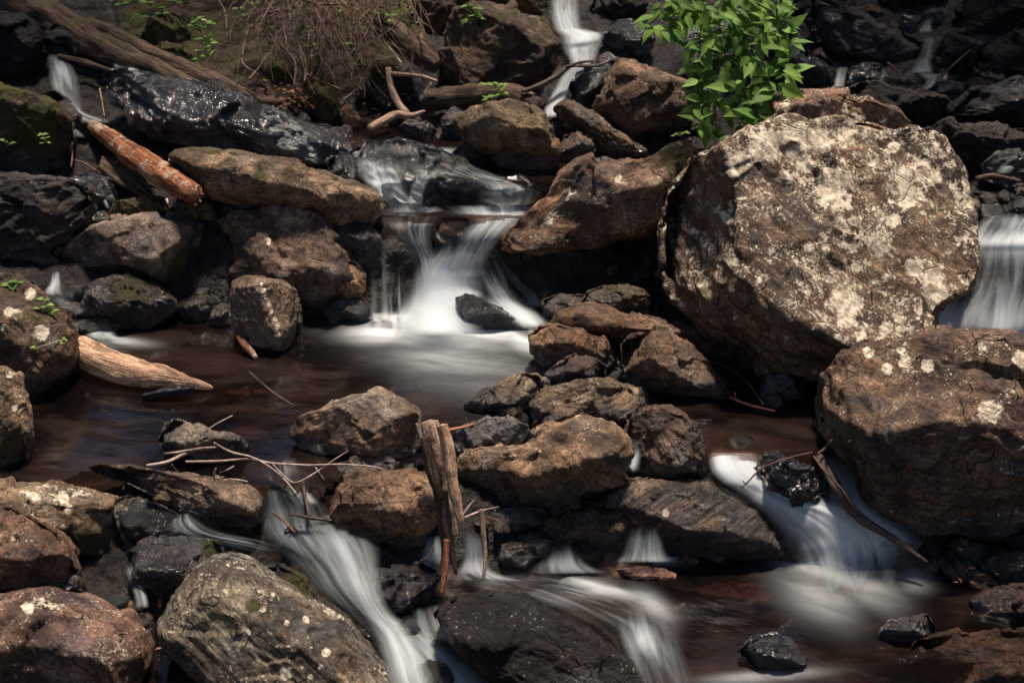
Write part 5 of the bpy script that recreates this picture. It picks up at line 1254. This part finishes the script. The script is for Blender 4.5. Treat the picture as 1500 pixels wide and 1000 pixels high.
for lab, q, r_, m_, lf in (('dark branch reaching over the top right gully', [(1378,112),(1400,92),(1420,74),(1435,58)], 1.6, M_BARK, .22), ('reddish broken stick in the right gully', [(1300,92),(1312,102),(1322,112)], 2.0, M_BARK, .18),
        ('short pale stick end by the shiny black stone', [(1383,118),(1386,108)], 3, M_GREY, .18), ('flat orange driftwood piece at the right edge of the gully', [(1430,262),(1455,258),(1495,266)], 4.5, M_BARK, .12),
        ('dark stick lying on the top right slabs', [(1450,70),(1470,58),(1490,40)], 1.4, M_BARK, .2), ('bent stick in the mud right of the leaf litter', [(502,148),(512,140),(521,132)], 1.8, M_GREY, .12),
        ('thin bare twig behind the upper left fall', [(146,130),(150,152),(153,170)], 1.2, M_GREY, .22), ('sunken stick in the left pool below the pointed stone', [(365,545),(400,575),(440,600)], 2.5, M_BARKWET, -.01)):
    log('twig', lab, 'stick', q, [r_ * .9, r_] + [r_ * .6] * (len(q) - 2) if len(q) > 2 else [r_, r_ * .8], m_, lift=lf, ns=7, rough=.2, seed=q[0][0] * .03)

# ------------------------------------------------------------------ plants
def leaf_geo(base, dirv, nrm, ln, wd, rs, curl=.12, simple=False):
    """one pointed leaf: midrib folded, tip drooping"""
    d = dirv / np.linalg.norm(dirv); n = nrm - d * (nrm @ d); n /= np.linalg.norm(n) + 1e-9; s = np.cross(d, n)
    if simple: T_ = [0, .45, 1]; Wd = [0, 1, 0]
    else: T_ = [0, .1, .25, .42, .62, .82, 1]; Wd = [.05, .6, .97, 1, .7, .27, 0]
    V = []; ve = []; F_ = []
    for t_, w in zip(T_, Wd):
        c = base + d * ln * t_ - n * (curl * ln * t_ * t_)
        for q in (-1, -.5, 0, .5, 1):
            V.append(c + s * wd * .5 * w * q + n * abs(q) * w * wd * .13); ve.append(abs(q) * max(w, .2))
    for i in range(len(T_) - 1):
        for j in range(4):
            a = i * 5 + j; F_.append((a, a + 1, a + 6, a + 5))
    return V, F_, ve

class Leaves:
    def __init__(s): s.V = []; s.F = []; s.ve = []; s.r = []
    def add(s, rs, *a, **k):
        V, F_, ve = leaf_geo(*a[:3], *a[3:], rs, **k); n = len(s.V); s.V += V; s.ve += ve; s.r += [rs.uniform(0, 1)] * len(V)
        s.F += [tuple(i + n for i in f) for f in F_]
    def build(s, name, mat, parent=None):
        o = mesh(name, np.array(s.V), s.F, mat, dict(vein=np.array(s.ve), rnd=np.array(s.r)))
        if parent is not None: par(o, parent)
        return o

def toward(px, py, n_):
    return n_[0] * RT + n_[1] * UP - n_[2] * FW

# leafy shrub over the huge boulder
rs = np.random.RandomState(21)
Dsh = gD([1130], [540])[0] + .30
root = thing('leafy_shrub', 'bright green leafy shrub hanging over the huge lichen boulder', 'shrub', P([1065], [215], [Dsh + .2])[0])
g = Geo(); L = Leaves()
stems = [([(1075,-60),(1060,0),(1050,60),(1045,120),(1050,185)], 2.2), ([(1075,-60),(1100,10),(1120,60),(1128,110)], 2), ([(1070,-60),(1010,-10),(975,15),(945,38)], 2), ([(1060,-20),(1030,30),(1025,80),(1030,140)], 2),
         ([(1050,60),(1080,110),(1100,150),(1140,180)], 1.6), ([(1060,0),(1100,30),(1135,40),(1160,55)], 1.6), ([(1020,-40),(985,0),(1000,50)], 1.4), ([(1075,-60),(1075,20),(1085,80),(1070,130)], 1.8), ([(1045,120),(1035,160),(1060,200)], 1.4)]
for q, r_ in stems:
    off = rs.uniform(-.08, .12)
    cc, r2 = branch3(q, [.7 * r_ * (1 - .5 * k / len(q)) for k in range(len(q))], 0, Dsh + .1 + off); g.add(tubegeo(cc, r2, 6, 5, .05, q[0][0] * .01))
g.build('stem', M_BARK, root)
poly = [(935,35),(960,5),(990,-40),(1140,-40),(1155,20),(1178,62),(1160,75),(1160,145),(1145,150),(1150,180),(1110,185),(1085,195),(1075,208),(1050,208),(1020,190),(1005,160),(1010,120),(1018,80),(985,60),(975,48)]
cnt = 0
while cnt < 460:
    x, y = rs.uniform(930, 1180), rs.uniform(-40, 210)
    if not inpoly([x], [y], poly)[0]: continue
    if 60 < y < 200 and 1040 < x < 1075 and rs.uniform() < .15: continue
    cnt += 1
    D_ = Dsh + rs.uniform(-.16, .16)
    b = P([x], [y], [D_])[0]
    a = rs.choice([-.35, math.pi + .35, -1.3]) + rs.normal(0, .45)
    d = math.cos(a) * RT + math.sin(a) * UP - FW * rs.uniform(-.1, .5)
    n = toward(x, y, (rs.normal(0, .3), .75 + rs.normal(0, .25), .75))
    ln = rs.uniform(17, 38) * D_ / F * rs.uniform(.8, 1.1)
    L.add(rs, b, d, n, ln, ln * rs.uniform(.46, .62), curl=rs.uniform(0, .25))
L.build('foliage', M_LEAF, root)

def seedling(label, x, y, pts, leafpx, lift=.12, mat=None, n_per=2, stem=True, name='seedling', D=None):
    D_ = D or gD([x], [y])[0] - lift
    root = thing(name, label, 'plant', P([x], [y], [D_])[0])
    L = Leaves(); g = Geo()
    q = [(x, y)] + list(pts)
    cc, r2 = branch3(q, [1.0] * len(q), 0, D_); g.add(tubegeo(cc, r2, 5, 5, 0, 1)); g.build('stem', M_BARK if mat is not M_LEAF2 else M_TWIG, root)
    for (a, b) in pts:
        for k in range(n_per):
            an = rs.uniform(-.4, .5) + (math.pi if k % 2 else 0) + (rs.uniform(-.3, .3)); an = an if k < 2 else rs.uniform(0, 6.3)
            b3 = P([a], [b], [D_])[0] + rs.normal(size=3) * .004
            ln = leafpx * rs.uniform(.75, 1.15) * D_ / F
            L.add(rs, b3, math.cos(an) * RT + (math.sin(an) * .6) * UP - FW * .25, toward(0, 0, (rs.normal(0, .25), .8, .7)), ln, ln * .55)
    return L.build('leaves', mat or M_LEAF, root)

seedling('yellow-green seedling growing beside the mossy stone at upper left', 300, 98, [(292,88),(305,82),(298,72),(308,62),(300,55),(295,42),(285,36),(303,32),(290,28)], 15, .16, M_LEAF2, 3)
seedling('small green plant hanging at the top edge, left of the seedling', 225, -8, [(215,4),(230,10),(238,18),(205,22),(260,4),(190,2)], 14, .18)
seedling('green plant at the very top left edge', 190, -12, [(185,-2),(200,2),(180,4)], 12, .18)
seedling('trailing vine leaves hanging among the dead roots', 352, -5, [(350,12),(362,22),(378,38),(392,42),(395,66),(372,6)], 12, .28, None, 3)
seedling('small vine leaves in the middle of the dead roots', 430, 0, [(432,20),(446,38),(436,55),(458,65),(460,82),(445,45)], 12, .3, None, 3)
seedling('broad-leaved green sprig at the right side of the dead roots', 525, -15, [(513,12),(512,32),(548,20),(560,32),(540,38),(556,45),(570,24)], 20, .3, None, 3)
seedling('fine-leaved creeper hanging left of the great square boulder', 590, -12, [(585,5),(590,15),(602,20),(606,34),(575,0),(545,0),(600,38)], 11, .3, None, 3)
seedling('tiny sprig at the lower end of the trailing vines', 516, 60, [(514,75),(522,88),(528,92),(512,64)], 12, .26, None, 3)
seedling('little green plant growing on the great square boulder', 690, 40, [(686,28),(695,22),(698,14),(684,8),(702,26)], 13, 0, None, 3, D=gD([740], [135])[0] - .25)
seedling('ferny light green plant growing on the dead log', 727, 152, [(725,142),(716,145),(735,138),(712,124),(730,128),(722,122),(738,124)], 12, .28, M_LEAF2, 3)
seedling('green seedling on the earthy left bank boulder', 66, 462, [(62,452),(70,446),(76,456),(66,440),(72,460)], 14, 0, M_LEAF2, 2, D=gD([28], [580])[0] - .05)
seedling('dark green two-leaved sprout on top of the earthy boulder', 18, 425, [(14,416),(24,415)], 14, 0, None, 3, D=gD([28], [580])[0] - .02)
seedling('tiny pale sprout low on the earthy bank boulder', 85, 510, [(84,501),(92,498),(52,510)], 8, 0, M_LEAF2, 3, D=gD([28], [580])[0] - .14)
seedling('pale sprout on the mossy boulder at the upper left edge', 64, 205, [(62,196),(66,202),(68,208)], 9, .30, M_LEAF2, 2)
seedling('green sprout at the left edge on the mossy boulder', 10, 215, [(6,206),(12,210)], 10, .30, None, 3)
seedling('bright leaf sprout right of the big wedge boulder', 998, 200, [(990,196),(1003,194)], 10, .3, None, 2)

# hanging dead roots
rs = np.random.RandomState(5)
root = thing('hanging_roots', 'tangled curtain of dry brown roots hanging from the top edge', 'roots', G1(450, 90))
g = Geo()
for k in range(190):
    x0 = rs.triangular(325, 470, 650); y0 = rs.uniform(-40, 15)
    ln = rs.uniform(60, 165) * (1 if x0 < 540 else .75); ang = rs.normal(0, .6)
    pts = [(x0, y0)]; a = ang; n_ = 5
    for j in range(n_):
        a += rs.normal(0, .22); a *= .92
        pts.append((pts[-1][0] + math.sin(a) * ln / n_, pts[-1][1] + math.cos(a) * ln / n_))
    dd_ = rs.uniform(.05, .34)
    d0 = gD([x0], [60])[0]
    cc, r2 = branch3(pts, np.linspace(rs.choice([.5,.7,.9,1.3,1.9]), .35, n_ + 1), 0, [d0 - dd_ - .02 * j for j in range(n_ + 1)])
    g.add(tubegeo(cc, r2, 4, 3, 0, k))
g.build('root_strands', M_ROOT, root)['kind'] = 'stuff'
for q in ([(365,38),(357,70),(355,92),(378,110)], [(393,78),(380,98),(365,116)], [(405,60),(432,90),(430,125)], [(430,50),(447,90),(446,120)], [(320,0),(330,20),(332,45)], [(448,108),(470,120),(502,132)], [(516,70),(512,95),(516,118),(530,132)], [(600,0),(612,25),(622,60)], [(585,-10),(605,15),(620,35)]):
    g = Geo(); cc, r2 = branch3(q, 1.5, .30); g.add(tubegeo(cc, r2, 5, 5, .1, q[0][0])); g.build('thick_root', M_ROOT, root)

# leaf litter
L = Leaves()
for k in range(260):
    z = [(425,138,40,12), (440,150,40,10), (560,150,60,25), (300,130,50,15), (1200,600,50,20), (150,260,40,20), (100,330,60,50), (1440,830,50,30), (240,940,30,40), (1290,520,60,10), (460,150,60,15), (380,125,60,10)][k % 12 if k < 140 else 0 if k < 200 else 1]
    x, y = z[0] + rs.normal() * z[2] * .5, z[1] + rs.normal() * z[3] * .5
    b = G1(x, y, .05); a = rs.uniform(0, 6.3); ln = rs.uniform(.015, .04)
    L.add(rs, b, np.array([math.cos(a), math.sin(a), rs.uniform(-.2, .3)]), np.array([rs.normal(0, .3), rs.normal(0, .3), 1]), ln, ln * .5)
tag(L.build('leaf_litter', M_DEAD), 'scattered brown fallen leaves on the wet banks', 'leaf litter', kind='stuff')

# ------------------------------------------------------------------ unseen trees added round the stream, crowns placed to shade the banks
def tree(x, y, z, h, crown, label, seed):
    rs = np.random.RandomState(seed)
    root = thing('unseen_tree', label, 'tree', (x, y, z), 'unseen trees added around the stream for the light')
    base = np.array([x, y, z]); g = Geo(); L = Leaves()
    top = base + [rs.uniform(-.2, .2), 0, h]
    g.add(tubegeo([base - [0, 0, .3], base + [.03, .03, h * .4], top], [.16, .12, .04], 12, 6, .15, seed))
    for (cx, cy, cz, r_, *dn) in crown:
        c = np.array([cx, cy, cz])
        s0 = base + (top - base) * rs.uniform(.4, .8)
        g.add(tubegeo([s0, (s0 + c) / 2 + [0, 0, .15], c], [.05, .03, .012], 6, 5, .05, seed))
        for k in range(int((dn[0] if dn else 650) * r_ ** 2)):
            v = rs.normal(size=3); v /= np.linalg.norm(v); v *= r_ * rs.uniform(.2, 1) * np.array([1, 1, .45])
            ln = rs.uniform(.10, .17) * (1.5 if dn and dn[0] < 200 else 1)
            L.add(rs, c + v, rs.normal(size=3), np.array([0, 0, 1]) + rs.normal(size=3) * .4, ln, ln * .6, simple=True)
    g.build('trunk', M_BARK, root); L.build('crown', M_CAN, root)
tree(-3.4, 9.0, 2.2, 4.5, [(-2.45,7.5,4.6,.5), (-2.3,8.6,4.9,.4), (-2.2,6.7,4.5,.36), (-1.7,7.9,4.8,.75,300), (-.8,8.2,4.9,.55,300)], 'unseen tree added on the left bank, crowns placed to shade the upper left', 1)
tree(4.2, 9.4, 2.6, 4.5, [(1.75,7.9,4.8,.55), (2.9,7.9,4.8,.8), (2.3,8.6,5.0,.7), (3.2,7.3,4.6,.55), (2.4,7.45,4.5,.4), (3.5,8.6,5,.7)], 'unseen tree added on the right bank, crowns placed to shade the gully', 2)
tree(4.4, 5.4, 1.2, 4.5, [(2.4,4.7,4.6,.4), (3.0,4.9,4.6,.4)], 'unseen tree added on the near right bank to shade the lower right', 3)
tree(.5, 10.8, 3.6, 4.0, [(.9,10.2,5.4,.6), (-.2,9.6,5.2,.6)], 'unseen tree added at the head of the cascade', 4)
for k_, (x_, lab_) in enumerate([(-6.5,'unseen bushy tree added far up the left bank to block low sky'), (-4.6,'unseen bushy tree added up the left bank to block low sky'), (-2.6,'unseen bushy tree added above the hanging roots to block low sky'), (-.6,'unseen bushy tree added above the head of the cascade to block low sky'), (1.4,'unseen bushy tree added above the leafy shrub to block low sky'), (3.4,'unseen bushy tree added up the right bank to block low sky'), (5.4,'unseen bushy tree added far up the right bank to block low sky')]):
    y_ = 10.9 + .5 * math.sin(k_ * 2.1)
    tree(x_, y_, 2.6, 3.4, [(x_ + .1, y_ - .3, 3.3, 1.0, 170), (x_ - .5, y_, 4.3, 1.15, 170), (x_ + .5, y_ + .1, 5.3, 1.1, 170), (x_, y_, 6.3, 1.0, 150)], lab_, 20 + k_)  # unseen foliage wall added to keep low sky out of the pool reflections
